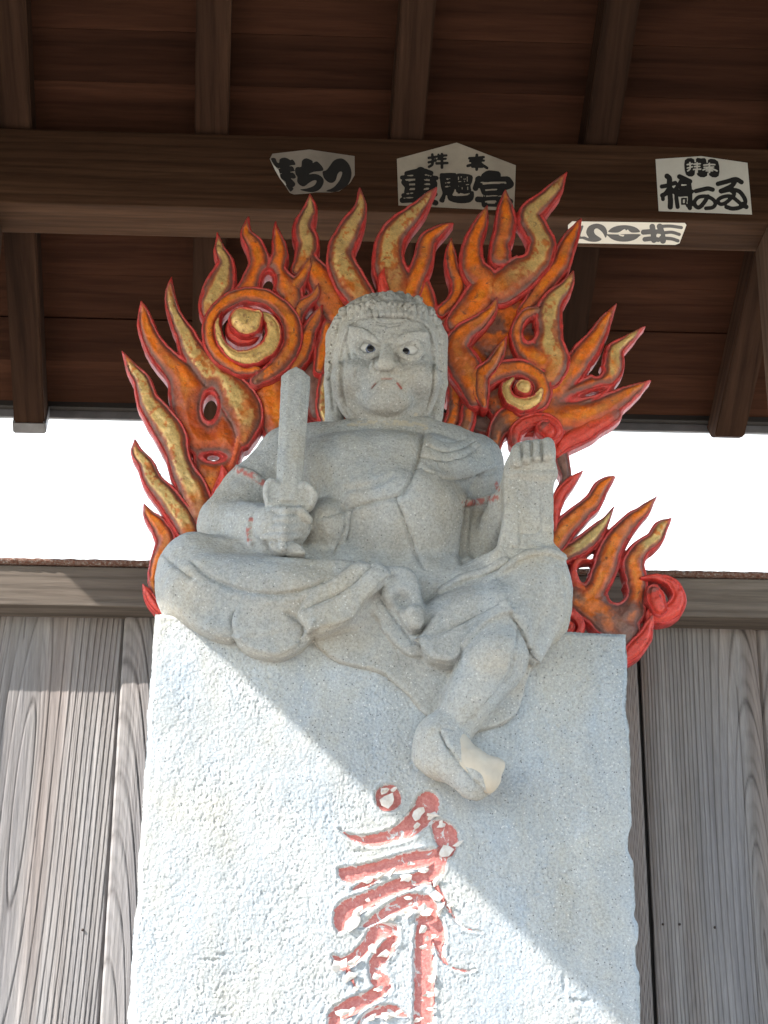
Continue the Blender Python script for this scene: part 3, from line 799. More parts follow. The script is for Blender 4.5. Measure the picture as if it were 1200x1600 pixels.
# the seed syllable: strokes in photograph pixels (x, y, half width)
def z7(l, s=3.53, o=(480, 1180)): return [(x/s+o[0], y/s+o[1], w/s*(1.14 if w > 24 else 1.0)) for x, y, w in l]
SYL = [z7([(445, 230, 66), (450, 240, 66)]),
       z7([(665, 265, 62), (640, 320, 62), (560, 400, 52), (450, 450, 36), (340, 470, 30), (240, 450, 18), (175, 405, 5)]),
       z7([(720, 390, 36), (760, 440, 62), (775, 500, 50), (740, 560, 40), (700, 640, 42), (620, 680, 40), (480, 730, 40), (330, 800, 44), (220, 860, 56), (190, 930, 40), (175, 975, 14)]),
       z7([(690, 560, 44), (590, 580, 50), (450, 610, 42), (330, 640, 40), (230, 660, 44), (172, 625, 10)]),
       z7([(250, 740, 10), (330, 705, 26), (390, 690, 12)]),
       z7([(720, 900, 16), (660, 825, 46), (560, 810, 46), (460, 850, 34), (370, 910, 28), (290, 950, 12)]),
       z7([(700, 700, 20), (740, 780, 18), (800, 880, 16), (860, 950, 9), (960, 975, 5)]),
       z7([(620, 910, 30), (690, 930, 50), (720, 1000, 40), (735, 1090, 22), (780, 1160, 10), (870, 1190, 8), (930, 1180, 4)]),
       z7([(650, 940, 46), (645, 1050, 52), (645, 1200, 54), (645, 1350, 54), (642, 1520, 54)]),
       z7([(470, 965, 34), (390, 970, 44), (340, 1040, 36), (270, 1110, 34), (200, 1150, 40), (145, 1110, 16)]),
       z7([(480, 1010, 26), (430, 1080, 42), (380, 1150, 40), (390, 1220, 44), (420, 1280, 42), (360, 1330, 38), (260, 1380, 46), (170, 1430, 44), (150, 1500, 40)]),
       z7([(545, 1440, 14), (480, 1410, 30), (400, 1410, 32), (320, 1440, 22), (280, 1500, 20)]),
       z7([(210, 1150, 22), (240, 1220, 22), (270, 1290, 8)])]
def syl_field(PX, PY):
    D = np.full(PX.shape, -1e3)
    for s in SYL:
        d, w, tt = stroke_field(PX, PY, smooth_path(s, 5))
        D = np.maximum(D, d)
    return D
def proj(P):
    d = P-CAM
    q = d@fwd
    return 600+FPX*(d@rgt)/q, 800-FPX*(d@upv)/q
zsf = np.concatenate([np.linspace(1, 0, 470), []])
ZB = pBL[2]-.12
def lerp(a, b, s): return a+(b-a)*s
def stele_front():
    nu = 600
    u = np.linspace(0, 1, nu); v_ = np.linspace(0, 1, 620)
    U, Vv = np.meshgrid(u, v_)
    ztop_ = lerp(ztl, ztr, U)
    Z = lerp(ztop_, ZB, Vv)
    sL = (pBL[0]-pTL[0])/(pBL[2]-pTL[2]); sR = (pBR[0]-pTR[0])/(pBR[2]-pTR[2])
    zz = Z[:, 0]
    jl = .0022*fbm(n3(zz*14, 3, 1), 4)
    jr = .003*fbm(n3(zz*11, 8, 1), 4)
    for (pyc, dep, hh) in ((1312, .010, .022), (1290, .006, .014), (1478, .006, .018), (1500, .005, .012), (1090, .003, .02), (1420, .004, .012)):
        zc_ = at(985, pyc, 0)[2]; jr = jr-dep*np.exp(-np.abs((zz-zc_)/hh)**2.6)
    xl = pTL[0]+sL*(zz-pTL[2])+jl; xr = pTR[0]+sR*(zz-pTR[2])+jr
    X = xl[:, None]+(xr-xl)[:, None]*U
    # chisel dressing: short pits, coarser to the left
    r1 = fbm(n3(X*150, Z*110, 1.3), 3, .6); r2 = fbm(n3(X*330, Z*260, 4.2), 2, .6); r3 = fbm(n3(X*18, Z*14, 2.2), 3)
    pits = np.minimum(0, fbm(n3(X*270, Z*180, 9.1), 2)+.12)*sst(-.9, .6, fbm(n3(X*9, Z*7, 3.3), 3))
    H = .0004*r1+.00045*r2+.0010*r3+.0021*pits
    # a few larger scars
    for (px_, py_, rx_, ry_) in ((905, 1564, 26, 4), (882, 1535, 4, 14), (345, 1588, 12, 3), (330, 1500, 14, 3), (350, 1492, 10, 3), (560, 1330, 14, 3)):
        c_ = at(px_, py_, 0); H = H-.004*(.6+.6*r1)*np.exp(-(((X-c_[0])/(rx_*.00127))**2+((Z-c_[2])/(ry_*.00127))**2)**1.5)
    P = np.stack([X, -H, Z], -1)
    PX, PY = proj(P.reshape(-1, 3)); D = syl_field(PX.reshape(X.shape), PY.reshape(X.shape))
    # incised strokes
    H = H*(1-.6*sst(-1, 3, D)) - .0085*sst(-1.5, 7.0, D) + .0012*np.exp(-((D+3)/2.5)**2)
    edge = np.minimum(np.minimum(X-xl[:, None], xr[:, None]-X), (ztop_-Z))
    H = H-.010*(1-sst(0, .012, edge))**2
    P[..., 1] = -H
    return P, D, (xl, xr)
PF, DS, _ = stele_front()
nr, nu = PF.shape[:2]
idx = np.arange(nr*nu).reshape(nr, nu)
Q = np.stack([idx[:-1, :-1], idx[1:, :-1], idx[1:, 1:], idx[:-1, 1:]], -1).reshape(-1, 4)
per = np.concatenate([idx[0, :], idx[1:, -1], idx[-1, ::-1][1:], idx[::-1, 0][1:-1]])
Vf = PF.reshape(-1, 3); TS = .30
n_ = len(per); ar = np.arange(n_); nx_ = (ar+1) % n_
rings = [Vf]
steps = [(.010, .0), (.06, 0), (.14, 0), (.22, 0), (TS, .004)]
base = len(Vf); prev = per; QQ = [Q]
for k, (yy, ins) in enumerate(steps):
    R_ = Vf[per].copy(); 
    R_[:, 1] = yy
    R_ += .0015*np.stack([fbm(n3(R_[:, 0]*50, R_[:, 2]*50, k*3.3+q), 3) for q in range(3)], -1)
    rings.append(R_); cur = base+ar
    QQ.append(np.stack([prev[ar], prev[nx_], cur[nx_], cur[ar]], -1)); prev = cur; base += n_
VS = np.vstack(rings)
body_s = mesh_obj('slab', VS, np.vstack(QQ), M_stele, stele, True)
# back cap and the foot of the slab below the picture
bxl, bxr = pBL[0]-.004, pBR[0]+.004
V, F = box_geo(bxl-.005, bxr+.005, .004, TS-.004, 0, ZB+.004, .01)
mesh_obj('slab_foot', V, F, M_stele, stele)
V, F = box_geo(pTL[0]+.012, pTR[0]-.012, TS-.05, TS-.001, ZB, min(ztl, ztr)-.004, .004)
mesh_obj('slab_back', V, F, M_stele, stele)
V, F = box_geo(-.62, .66, -.16, .46, 0, .34, .02)
mesh_obj('plinth', V, F, M_stele, stele)
# red paint in the strokes, one ragged sheet per stroke, and flakes of the lifted ground coat
t = NT('red_paint'); v = t.coords()
nz = t.noise(v, 55, 5, .65); nf = t.noise(v, 200, 4, .7)
c = t.ramp(nf, [(.3, (.42, .13, .118)), (.6, (.54, .225, .205)), (.8, (.60, .40, .375))])
ed = t.attr('edge')
wr = t.math('ADD', t.noise(v, 26, 9, .7, 1.4), t.math('MULTIPLY', ed.outputs['Fac'], .16))
c = t.mix(c, (.58, .57, .565), t.ramp(wr, [(.585, 0.0), (.605, 1.0)]))
M_redp = t.out(c, .85, t.bump(nz, .8, .004), spec=.2)
t = NT('flaking_coat'); v = t.coords()
c = t.ramp(t.noise(v, 90, 4), [(.3, (.52, .46, .41)), (.7, (.66, .63, .605))])
M_coat = t.out(c, .85, t.bump(t.noise(v, 150, 3), .4, .002))
rag = fbm(n3(PF[..., 0]*120, PF[..., 2]*120, 6), 3)
allD = []
PXs, PYs = proj(Vf); PXs = PXs.reshape(nr, nu); PYs = PYs.reshape(nr, nu)
fld = [stroke_field(PXs, PYs, smooth_path(s, 5))[0] for s in SYL]
own = np.argmax(np.array(fld), 0)
for i, s in enumerate(SYL):
    inside = (np.max(np.array(fld), 0)+1.6*rag > .6)
    cm = inside[:-1, :-1] & inside[1:, 1:] & inside[1:, :-1] & inside[:-1, 1:] & (own[:-1, :-1] == i)
    q4 = Q.reshape(nr-1, nu-1, 4)[cm]
    if len(q4) < 4: continue
    used, inv = np.unique(q4, return_inverse=True)
    V = Vf[used].copy(); V[:, 1] -= .0009
    mesh_obj('painted_stroke', V, inv.reshape(-1, 4), M_redp, stele, True, {'edge': 1-sst(0, 5.5, np.max(np.array(fld), 0).ravel()[used])})
def flake(px, py, r, seed):
    rr = random.Random(seed); n = rr.randint(6, 9)
    c = at(px, py, -.001); m_ = mpp(c)
    ring_ = []
    a0 = rr.uniform(0, 6.28); el = rr.uniform(.4, .8); rot = rr.uniform(-.1, .9)
    for k in range(n):
        a_ = a0+k*2*math.pi/n; q = r*m_*rr.uniform(.45, 1.25)
        x_, z_ = q*math.cos(a_), q*math.sin(a_)*el
        ring_.append((x_*math.cos(rot)-z_*math.sin(rot), x_*math.sin(rot)+z_*math.cos(rot)))
    lift = rr.uniform(.001, .006)
    V = [(c[0], -.0045-lift*.4, c[2])]
    V += [(c[0]+x_, -.003-lift*(.5+.5*math.sin(k*1.3+a0)), c[2]+z_) for k, (x_, z_) in enumerate(ring_)]
    V += [(x_, y_+.0014, z_) for (x_, y_, z_) in V]
    m1 = n+1; F = []
    for k in range(n):
        a_, b_ = 1+k, 1+(k+1) % n
        F += [(0, b_, a_), (m1, m1+a_, m1+b_), (a_, b_, m1+b_, m1+a_)]
    mesh_obj('paint_flake', V, F, M_coat, stele)
fl = [(445, 255, 52), (430, 200, 26), (480, 190, 20), (610, 330, 38), (600, 390, 22), (690, 330, 34), (740, 385, 22), (755, 530, 42), (830, 490, 28), (575, 600, 20), (540, 680, 34), (640, 640, 28), (330, 690, 34), (400, 660, 30), (470, 645, 26),
      (560, 790, 20), (250, 920, 52), (280, 860, 34), (330, 800, 16), (640, 860, 40), (560, 870, 34), (470, 895, 30), (710, 700, 30), (720, 780, 38), (735, 850, 34), (790, 830, 16), (640, 960, 36), (660, 1010, 20), (640, 1060, 20), (700, 1000, 18),
      (680, 1230, 30), (665, 1320, 28), (690, 1400, 26), (610, 1460, 18), (180, 1160, 40), (240, 1220, 40), (250, 1140, 34), (270, 1280, 22), (360, 1070, 30), (420, 1100, 28), (490, 1040, 26), (380, 1220, 26), (390, 1290, 26), (200, 1420, 42), (250, 1410, 34), (440, 1440, 36), (500, 1420, 30), (360, 1450, 24)]
for k, (x_, y_, r_) in enumerate(fl):
    flake(x_/3.53+480, y_/3.53+1180, r_/3.53*1.2, 100+k)
    if k % 4 == 1: flake(x_/3.53+480+rnd.uniform(-6, 6), y_/3.53+1180+rnd.uniform(-3, 6), r_/3.53*.7, 300+k)

# ================================================================== STONE FIGURE (implicit carving -> one surface)
class Grid:
    def __init__(self, lo, hi, h):
        self.lo = np.array(lo, float); self.h = h
        self.n = np.ceil((np.array(hi)-self.lo)/h).astype(int)+1
        self.F = np.full(self.n, .2, np.float32)
        self.ax = [self.lo[k]+h*np.arange(self.n[k]) for k in range(3)]
    def win(self, lo, hi, pad):
        sl = []
        for k in range(3):
            a = int(max(0, math.floor((lo[k]-pad-self.lo[k])/self.h))); b = int(min(self.n[k], math.ceil((hi[k]+pad-self.lo[k])/self.h)+1))
            if b <= a: return None
            sl.append(slice(a, b))
        xyz = [self.ax[0][sl[0]][:, None, None], self.ax[1][sl[1]][None, :, None], self.ax[2][sl[2]][None, None, :]]
        return tuple(sl), [a.astype(np.float32) for a in xyz]
    def add(self, fn, lo, hi, k=.012, carve=False):
        w = self.win(lo, hi, max(2.5*k, .012))
        if w is None: return
        sl, (X, Y, Z) = w
        d = fn(X, Y, Z); A = self.F[sl]
        if carve:
            h = np.clip(.5-.5*(A+d)/k, 0, 1); self.F[sl] = A*(1-h)-d*h+k*h*(1-h)
        else:
            h = np.clip(.5+.5*(A-d)/k, 0, 1); self.F[sl] = A*(1-h)+d*h-k*h*(1-h)
    # primitives
    def cap(self, a, b, ra, rb, k=.012, carve=False, sy=1.0):
        a = np.array(a, float); b = np.array(b, float); r = max(ra, rb)
        d = b-a; ll = float(d@d)+1e-12
        def fn(X, Y, Z):
            s = np.clip(((X-a[0])*d[0]+(Y-a[1])*d[1]+(Z-a[2])*d[2])/ll, 0, 1)
            return np.sqrt((X-a[0]-s*d[0])**2+((Y-a[1]-s*d[1])/sy)**2+(Z-a[2]-s*d[2])**2)-(ra+(rb-ra)*s)
        self.add(fn, np.minimum(a, b)-r, np.maximum(a, b)+r, k, carve)
    def ell(self, c, r, k=.012, carve=False, rot=0.0, pit=0.0):
        c = np.array(c, float); r = np.array(r, float); cs, sn = math.cos(rot), math.sin(rot); cp, sp_ = math.cos(pit), math.sin(pit)
        def fn(X, Y, Z):
            x, y, z = X-c[0], Y-c[1], Z-c[2]
            x, z = x*cs+z*sn, -x*sn+z*cs
            y, z = y*cp+z*sp_, -y*sp_+z*cp
            k0 = np.sqrt((x/r[0])**2+(y/r[1])**2+(z/r[2])**2); k1 = np.sqrt((x/r[0]**2)**2+(y/r[1]**2)**2+(z/r[2]**2)**2)+1e-6
            return k0*(k0-1)/k1
        m = r.max(); self.add(fn, c-m, c+m, k, carve)
    def slab(self, poly, y0, y1, rnd_=.006, k=.008, carve=False, tilt=0.0):
        """poly: (x, z) outline, extruded between y0 and y1; tilt: y shift per metre of z"""
        P = np.array(poly, float); zc_ = P[:, 1].mean()
        def fn(X, Y, Z):
            x = X[:, 0, :]+0*Z[:, 0, :]; z = Z[:, 0, :]+0*X[:, 0, :]
            D2 = np.full(x.shape, 1e9); ins = np.zeros(x.shape, bool)
            for i in range(len(P)):
                a, b = P[i], P[(i+1) % len(P)]
                e = b-a; s = np.clip(((x-a[0])*e[0]+(z-a[1])*e[1])/(e@e+1e-12), 0, 1)
                D2 = np.minimum(D2, (x-a[0]-s*e[0])**2+(z-a[1]-s*e[1])**2)
                cnd = ((a[1] <= z) & (b[1] > z)) | ((b[1] <= z) & (a[1] > z))
                xi = a[0]+(z-a[1])/((b[1]-a[1]) if abs(b[1]-a[1]) > 1e-9 else 1e-9)*e[0]
                ins ^= cnd & (x < xi)
            d2 = np.where(ins, -1, 1)*np.sqrt(D2)
            d2 = d2[:, None, :]+0*Y
            yy = Y-tilt*(Z-zc_)
            dy = np.abs(yy-(y0+y1)/2)-(y1-y0)/2
            a_ = d2+rnd_; b_ = dy+rnd_
            return np.minimum(np.maximum(a_, b_), 0)+np.sqrt(np.maximum(a_, 0)**2+np.maximum(b_, 0)**2)-rnd_
        ty = abs(tilt)*(P[:, 1].max()-P[:, 1].min())
        self.add(fn, (P[:, 0].min(), y0-ty, P[:, 1].min()), (P[:, 0].max(), y1+ty, P[:, 1].max()), k, carve)
    def mesh(self):
        F = self.F
        n = np.array(F.shape)
        c = [F[(slice(i, n[0]-1+i), slice(j, n[1]-1+j), slice(k, n[2]-1+k))] for i in (0, 1) for j in (0, 1) for k in (0, 1)]
        s = sum((q < 0).astype(np.int8) for q in c)
        act = (s > 0) & (s < 8)
        I = np.argwhere(act); vals = np.stack([q[act] for q in c], 1)
        off = np.array([(i, j, k) for i in (0, 1) for j in (0, 1) for k in (0, 1)], float)
        acc = np.zeros((len(I), 3)); cn = np.zeros(len(I))
        for a in range(8):
            for b in range(a+1, 8):
                if np.abs(off[a]-off[b]).sum() != 1: continue
                va, vb = vals[:, a], vals[:, b]; m = (va < 0) != (vb < 0)
                tt = np.where(m, va/np.where(m, va-vb, 1), 0)
                acc += m[:, None]*(off[a]+tt[:, None]*(off[b]-off[a])); cn += m
        V = self.lo+self.h*(I+acc/cn[:, None])
        vid = np.full(act.shape, -1, np.int64); vid[act] = np.arange(len(I))
        quads = []
        neg = F < 0
        for axis in range(3):
            o = [0, 1, 2]; o.remove(axis); u, w = o
            sl0 = [slice(1, -1)]*3; sl1 = [slice(1, -1)]*3
            sl0[axis] = slice(0, -1); sl1[axis] = slice(1, None)
            ch = neg[tuple(sl0)] != neg[tuple(sl1)]
            E = np.argwhere(ch); E[:, u] += 1; E[:, w] += 1
            flip = neg[tuple(sl0)][ch]
            def cell(du, dw):
                q = E.copy(); q[:, u] -= du; q[:, w] -= dw; return vid[q[:, 0], q[:, 1], q[:, 2]]
            qd = np.stack([cell(1, 1), cell(0, 1), cell(0, 0), cell(1, 0)], 1)
            if axis == 1: flip = ~flip
            qd = np.where(flip[:, None], qd, qd[:, ::-1])
            quads.append(qd)
        return V, np.vstack(quads)
figure = tag(empty('stone_figure', tuple(at(600, 985, .15))), 'weathered grey stone guardian figure seated with sword, one foot hanging', 'statue')
def W3(px, py, Y): return at(px, py, Y)
def rp(px, P): return px*mpp(P)
def xz(pts, Y): return [(at(x, y, Y)[0], at(x, y, Y)[2]) for x, y in pts]
def poly_smooth(pts, n=4):
    P = np.array(pts, float); m = len(P); out = []
    for i in range(m):
        p0, p1, p2, p3 = P[i-1], P[i], P[(i+1) % m], P[(i+2) % m]
        for s in np.linspace(0, 1, n, endpoint=False):
            out.append(.5*((2*p1)+(-p0+p2)*s+(2*p0-5*p1+4*p2-p3)*s*s+(-p0+3*p1-3*p2+p3)*s**3))
    return out
g = Grid((-.50, -.19, at(600, 1275, 0)[2]), (.40, .36, at(600, 630, .1)[2]), .0031)
def CAPS(a, b, ra, rb, **kw):
    A, B = W3(*a), W3(*b); g.cap(A, B, rp(ra, A), rp(rb, B), **kw)
def ELL(c, r, **kw):
    C_ = W3(*c); m_ = mpp(C_); g.ell(C_, (r[0]*m_, r[1]*m_, r[2]*m_), **kw)
def SLAB(pts, y0, y1, Yp=None, smooth=True, **kw):
    q = poly_smooth(pts) if smooth else pts
    g.slab(xz(q, y0 if Yp is None else Yp), y0, y1, **kw)
def LINE(pts, Y, r, depth_k=.004, **kw):
    for a, b in zip(pts[:-1], pts[1:]):
        ra = a[2] if len(a) > 2 else r; rb = b[2] if len(b) > 2 else r
        Ya = a[3] if len(a) > 3 else Y; Yb = b[3] if len(b) > 3 else Y
        CAPS((a[0], a[1], Ya), (b[0], b[1], Yb), ra, rb, k=depth_k, carve=True, **kw)
def surf_y(px, py):
    """y of the carved surface seen at a pixel"""
    d = ray(px, py); ts = np.linspace((-.19-CAM[1])/d[1], (.36-CAM[1])/d[1], 400)
    P = CAM+d*ts[:, None]
    i = np.round((P-g.lo)/g.h).astype(int); ok = np.all((i >= 0) & (i < g.n), 1)
    for p, ii, o in zip(P, i, ok):
        if o and g.F[tuple(ii)] < 0: return p[1]
    return None
def GROOVE(pts, r, k=.004, add=False, sub=5):
    """carved line (or raised welt) that follows the surface along a pixel path"""
    P = smooth_path([(p[0], p[1], p[2] if len(p) > 2 else r) for p in pts], sub)
    Q_ = [(x, y, w, surf_y(x, y)) for x, y, w in P]
    Q_ = [q for q in Q_ if q[3] is not None]
    for a, b in zip(Q_[:-1], Q_[1:]):
        if abs(a[3]-b[3]) > .03: continue
        A, B = W3(a[0], a[1], a[3]), W3(b[0], b[1], b[3])
        g.cap(A, B, rp(a[2], A), rp(b[2], B), k=k, carve=not add)

# --- trunk
ELL((618, 905, .16), (150, 90, 62), k=.02)
ELL((626, 845, .125), (106, 92, 74), k=.03)                   # belly under the robe
ELL((596, 742, .140), (172, 88, 66), k=.03)                   # broad chest
ELL((560, 752, .105), (100, 60, 40), k=.04)
CAPS((452, 710, .165), (742, 722, .165), 46, 44, k=.025)      # shoulders
CAPS((500, 696, .150), (700, 698, .150), 36, 36, k=.02)
CAPS((545, 690, .135), (660, 690, .135), 32, 34, k=.02)
CAPS((606, 700, .175), (606, 650, .175), 66, 64, k=.014)      # neck
CAPS((650, 676, .140), (742, 716, .125), 26, 26, k=.016)      # hair / drape over the shoulder
ELL((612, 800, .125), (128, 110, 64), k=.05)
ELL((630, 850, .115), (100, 70, 62), k=.04)
CAPS((548, 682, .125), (662, 682, .125), 22, 24, k=.016)
ELL((508, 824, .062), (40, 58, 44), k=.010, rot=-.15)         # side of the belly behind the fist
# --- sword arm (image left)
CAPS((446, 724, .165), (392, 776, .150), 48, 48, k=.02)
CAPS((392, 776, .150), (356, 815, .125), 48, 44, k=.02)
CAPS((352, 822, .120), (430, 828, .015), 43, 37, k=.012)
# armlet and bracelet
ELL((440, 822, -.012), (45, 37, 38), k=.010)                  # fist
# --- other arm
CAPS((742, 738, .160), (754, 800, .150), 42, 38, k=.018)
CAPS((754, 800, .150), (756, 866, .120), 38, 35, k=.018)
CAPS((757, 862, .115), (812, 755, .020), 33, 26, k=.014)
# hand with the folded rope: block with fingers
SLAB([(800, 742), (797, 715), (806, 690), (848, 684), (866, 690), (868, 716), (867, 745)], -.055, .030, Yp=-.055, rnd_=.010, k=.008)
SLAB([(789, 730), (800, 706), (812, 712), (812, 800), (810, 868), (786, 872), (778, 856), (788, 800)], -.045, .035, Yp=-.045, rnd_=.008, k=.006)
SLAB([(800, 738), (867, 738), (866, 800), (864, 846), (882, 872), (884, 900), (800, 900), (798, 860)], -.046, .040, Yp=-.046, rnd_=.006, k=.008, smooth=False)
CAPS((780, 874, -.020), (756, 884, .01), 17, 14, k=.01)
for i, (fx, top) in enumerate(((808, 697), (823, 692), (838, 689), (856, 687))):
    CAPS((fx, top+6, -.052), (fx, top+26, -.060), 8.5 if i < 3 else 10, 8.5 if i < 3 else 10, k=.003)
# --- crossed leg (image left)
CAPS((318, 900, .070), (540, 915, .090), 66, 62, k=.02)
CAPS((322, 922, .020), (540, 948, .015), 62, 50, k=.025)
ELL((296, 912, .055), (52, 62, 80), k=.02)
ELL((430, 920, .005), (150, 58, 40), k=.02, rot=-.10)
SLAB([(262, 935), (300, 975), (340, 992), (362, 990), (400, 1000), (470, 985), (530, 972), (562, 945), (603, 902), (590, 885), (520, 872), (420, 870), (300, 880), (262, 905)], -.042, .05, Yp=-.042, rnd_=.018, k=.02)
SLAB([(340, 955), (362, 985), (376, 1008), (404, 1022), (436, 1026), (462, 1016), (482, 1000), (492, 984), (500, 955), (430, 930)], -.038, .02, Yp=-.038, rnd_=.010, k=.004)
SLAB([(470, 950), (494, 984), (520, 979), (546, 968), (562, 946), (584, 924), (606, 902), (598, 884), (540, 890)], -.064, .03, Yp=-.064, rnd_=.009, k=.006)
SLAB([(318, 950), (322, 985), (334, 996), (362, 999), (366, 980), (360, 960)], -.030, .02, Yp=-.030, rnd_=.008, k=.003)
# faint lower layers of cloth on the slab
SLAB([(486, 990), (500, 1012), (522, 1032), (556, 1042), (596, 1052), (625, 1074), (660, 1110), (700, 1130), (740, 1060), (690, 1000), (600, 940), (530, 960)], -.010, .02, Yp=-.010, rnd_=.005, k=.003)
SLAB([(560, 940), (586, 960), (600, 985), (622, 1008), (640, 1022), (658, 1022), (670, 1010), (664, 970), (630, 940), (600, 915)], -.026, .02, Yp=-.026, rnd_=.008, k=.004)
# hanging sash end in the middle
SLAB([(598, 886), (630, 884), (650, 896), (660, 930), (664, 960), (658, 978), (644, 982), (634, 972), (622, 950), (604, 932), (598, 915)], -.056, .03, Yp=-.056, rnd_=.012, k=.004)
ELL((628, 935, -.062), (16, 26, 16), k=.012, carve=True, rot=-.3)
CAPS((648, 958, -.058), (650, 972, -.058), 13, 11, k=.004)
# lap between the legs
ELL((650, 925, .06), (70, 50, 60), k=.02)
CAPS((590, 905, .06), (720, 905, .07), 40, 36, k=.02)
# --- hanging leg (image right)
CAPS((690, 940, .06), (828, 925, .025), 50, 62, k=.02)
ELL((836, 920, .010), (56, 66, 66), k=.02)
CAPS((700, 975, .0), (820, 945, -.01), 46, 56, k=.02)
CAPS((838, 915, .03), (866, 880, .05), 34, 18, k=.02)
ELL((845, 965, .03), (44, 62, 56), k=.02)
CAPS((800, 965, -.028), (765, 1040, -.030), 50, 50, k=.012)    # shin
CAPS((765, 1040, -.030), (706, 1140, -.030), 50, 33, k=.014)
ELL((775, 1030, -.028), (52, 70, 44), k=.014, rot=.45)
# skirt over the knee
SLAB([(664, 985), (666, 1020), (684, 1033), (706, 1036), (724, 1022), (742, 1000), (770, 976), (800, 962), (800, 920), (700, 940)], -.060, .03, Yp=-.060, rnd_=.014, k=.006)
SLAB([(790, 955), (808, 972), (818, 992), (826, 1018), (836, 1034), (842, 1026), (862, 1000), (884, 960), (880, 910), (820, 920)], -.062, .06, Yp=-.062, rnd_=.016, k=.006)
SLAB([(806, 1000), (826, 1028), (834, 1034), (824, 1062), (815, 1096), (806, 1114), (786, 1130), (760, 1137), (735, 1140), (740, 1120), (770, 1060)], -.020, .02, Yp=-.020, rnd_=.006, k=.003)
# --- foot
ELL((688, 1165, -.030), (42, 46, 40), k=.016)
CAPS((688, 1150, -.035), (700, 1185, -.040), 36, 36, k=.014)
CAPS((690, 1180, -.045), (738, 1222, -.070), 34, 24, k=.014)
CAPS((700, 1160, -.05), (752, 1215, -.075), 22, 20, k=.012)
ELL((742, 1226, -.072), (26, 18, 26), k=.010, rot=-.5)
CAPS((664, 1182, -.020), (688, 1196, -.030), 20, 20, k=.016)
ELL((716, 1226, -.030), (24, 14, 34), k=.010, carve=True, rot=-.6)

# --- carved detail -------------------------------------------------
GROOVE([(300, 880), (330, 905), (380, 925), (450, 930), (520, 905), (560, 878)], 3.2, .008)
GROOVE([(262, 876), (290, 898), (300, 905)], 3, .006)
GROOVE([(480, 952), (540, 925), (580, 890)], 3.5, .010)
GROOVE([(366, 958, 3), (362, 975, 3), (366, 992, 3)], 3, .005)
GROOVE([(448, 958, 4), (466, 968, 4), (476, 985, 3), (466, 1006, 2)], 4, .006)
# robe edges on the chest
GROOVE([(664, 676, 4), (660, 700, 4.5), (652, 730, 4), (636, 765, 3.5), (620, 778, 3), (585, 786, 2.6), (545, 798, 2.0), (505, 810, 1.8)], 3, .008)
GROOVE([(620, 779), (632, 810), (642, 840), (652, 868), (664, 888)], 3.2, .006)
GROOVE([(540, 790), (536, 830), (522, 866)], 2.8, .005)
GROOVE([(552, 795), (546, 820), (538, 845)], 2.2, .004)
GROOVE([(730, 795, 5), (722, 840, 6), (724, 880, 7)], 5, .008)
GROOVE([(772, 736, 3), (748, 745, 3), (734, 765, 3), (726, 790, 3)], 3, .006)
GROOVE([(540, 765), (580, 758), (612, 742)], 1.6, .012)
GROOVE([(658, 716, 2.4), (690, 722, 2.6), (720, 716, 2.6), (748, 700, 2)], 2.4, .004)
GROOVE([(670, 702, 2), (695, 708, 2.2), (720, 702, 2), (740, 692, 2)], 2.2, .004)
GROOVE([(684, 690, 2), (706, 694, 2), (728, 688, 2)], 2, .004)
GROOVE([(654, 735, 2.4), (700, 750, 2.6), (740, 744, 2.6), (770, 730, 2)], 2.4, .004)
GROOVE([(596, 935), (612, 958), (632, 986), (648, 1008)], 2.5, .004)
# armlets
GROOVE([(372, 735, 4), (392, 741, 4.5), (412, 755, 4)], 4, .004, add=True)
GROOVE([(728, 786, 4), (748, 784, 4), (770, 778, 4)], 4, .004, add=True)
GROOVE([(392, 812, 5), (389, 830, 5), (392, 852, 5)], 5, .004, add=True)
# cord over the thigh
GROOVE([(790, 878, 5), (760, 895, 5), (725, 905, 5), (690, 925, 4)], 5, .006, add=True)
GROOVE([(884, 872, 5), (850, 862, 5), (815, 872, 5), (790, 892, 5), (760, 908, 5)], 5, .006, add=True)
SLAB([(698, 900), (720, 895), (738, 905), (724, 918), (700, 922)], .015, .05, Yp=.02, rnd_=.006, k=.006)
for fx in (815.5, 830.5, 846.5): GROOVE([(fx, 689), (fx, 702), (fx+.5, 720)], 1.9, .004)
# panel on the rope block
GROOVE([(812, 742), (812, 852)], 2.2, .003)
GROOVE([(846, 750), (847, 812), (843, 828), (832, 834), (812, 834)], 1.7, .003)
GROOVE([(800, 856), (840, 858), (866, 850)], 2.4, .004)
GROOVE([(803, 735), (866, 733)], 2.4, .005)
# skirt folds on the hanging leg
GROOVE([(664, 1000), (690, 990), (740, 968), (780, 948)], 2.4, .008)
GROOVE([(800, 962), (816, 985), (826, 1012), (838, 1030)], 3.4, .005)
GROOVE([(806, 985), (800, 1030), (786, 1065), (752, 1105), (728, 1128)], 3.2, .005)
GROOVE([(700, 1170), (690, 1140), (712, 1142)], 1.6, .003)
GROOVE([(688, 1143, 1.8), (700, 1168, 2), (722, 1195, 2), (744, 1222, 2), (762, 1242, 2)], 2, .003)

# low-frequency unevenness of hand work, then the surface
Vb, Fb = g.mesh()
nzv = .0016*fbm(Vb*26, 3)+.0006*fbm(Vb*110+5, 3)
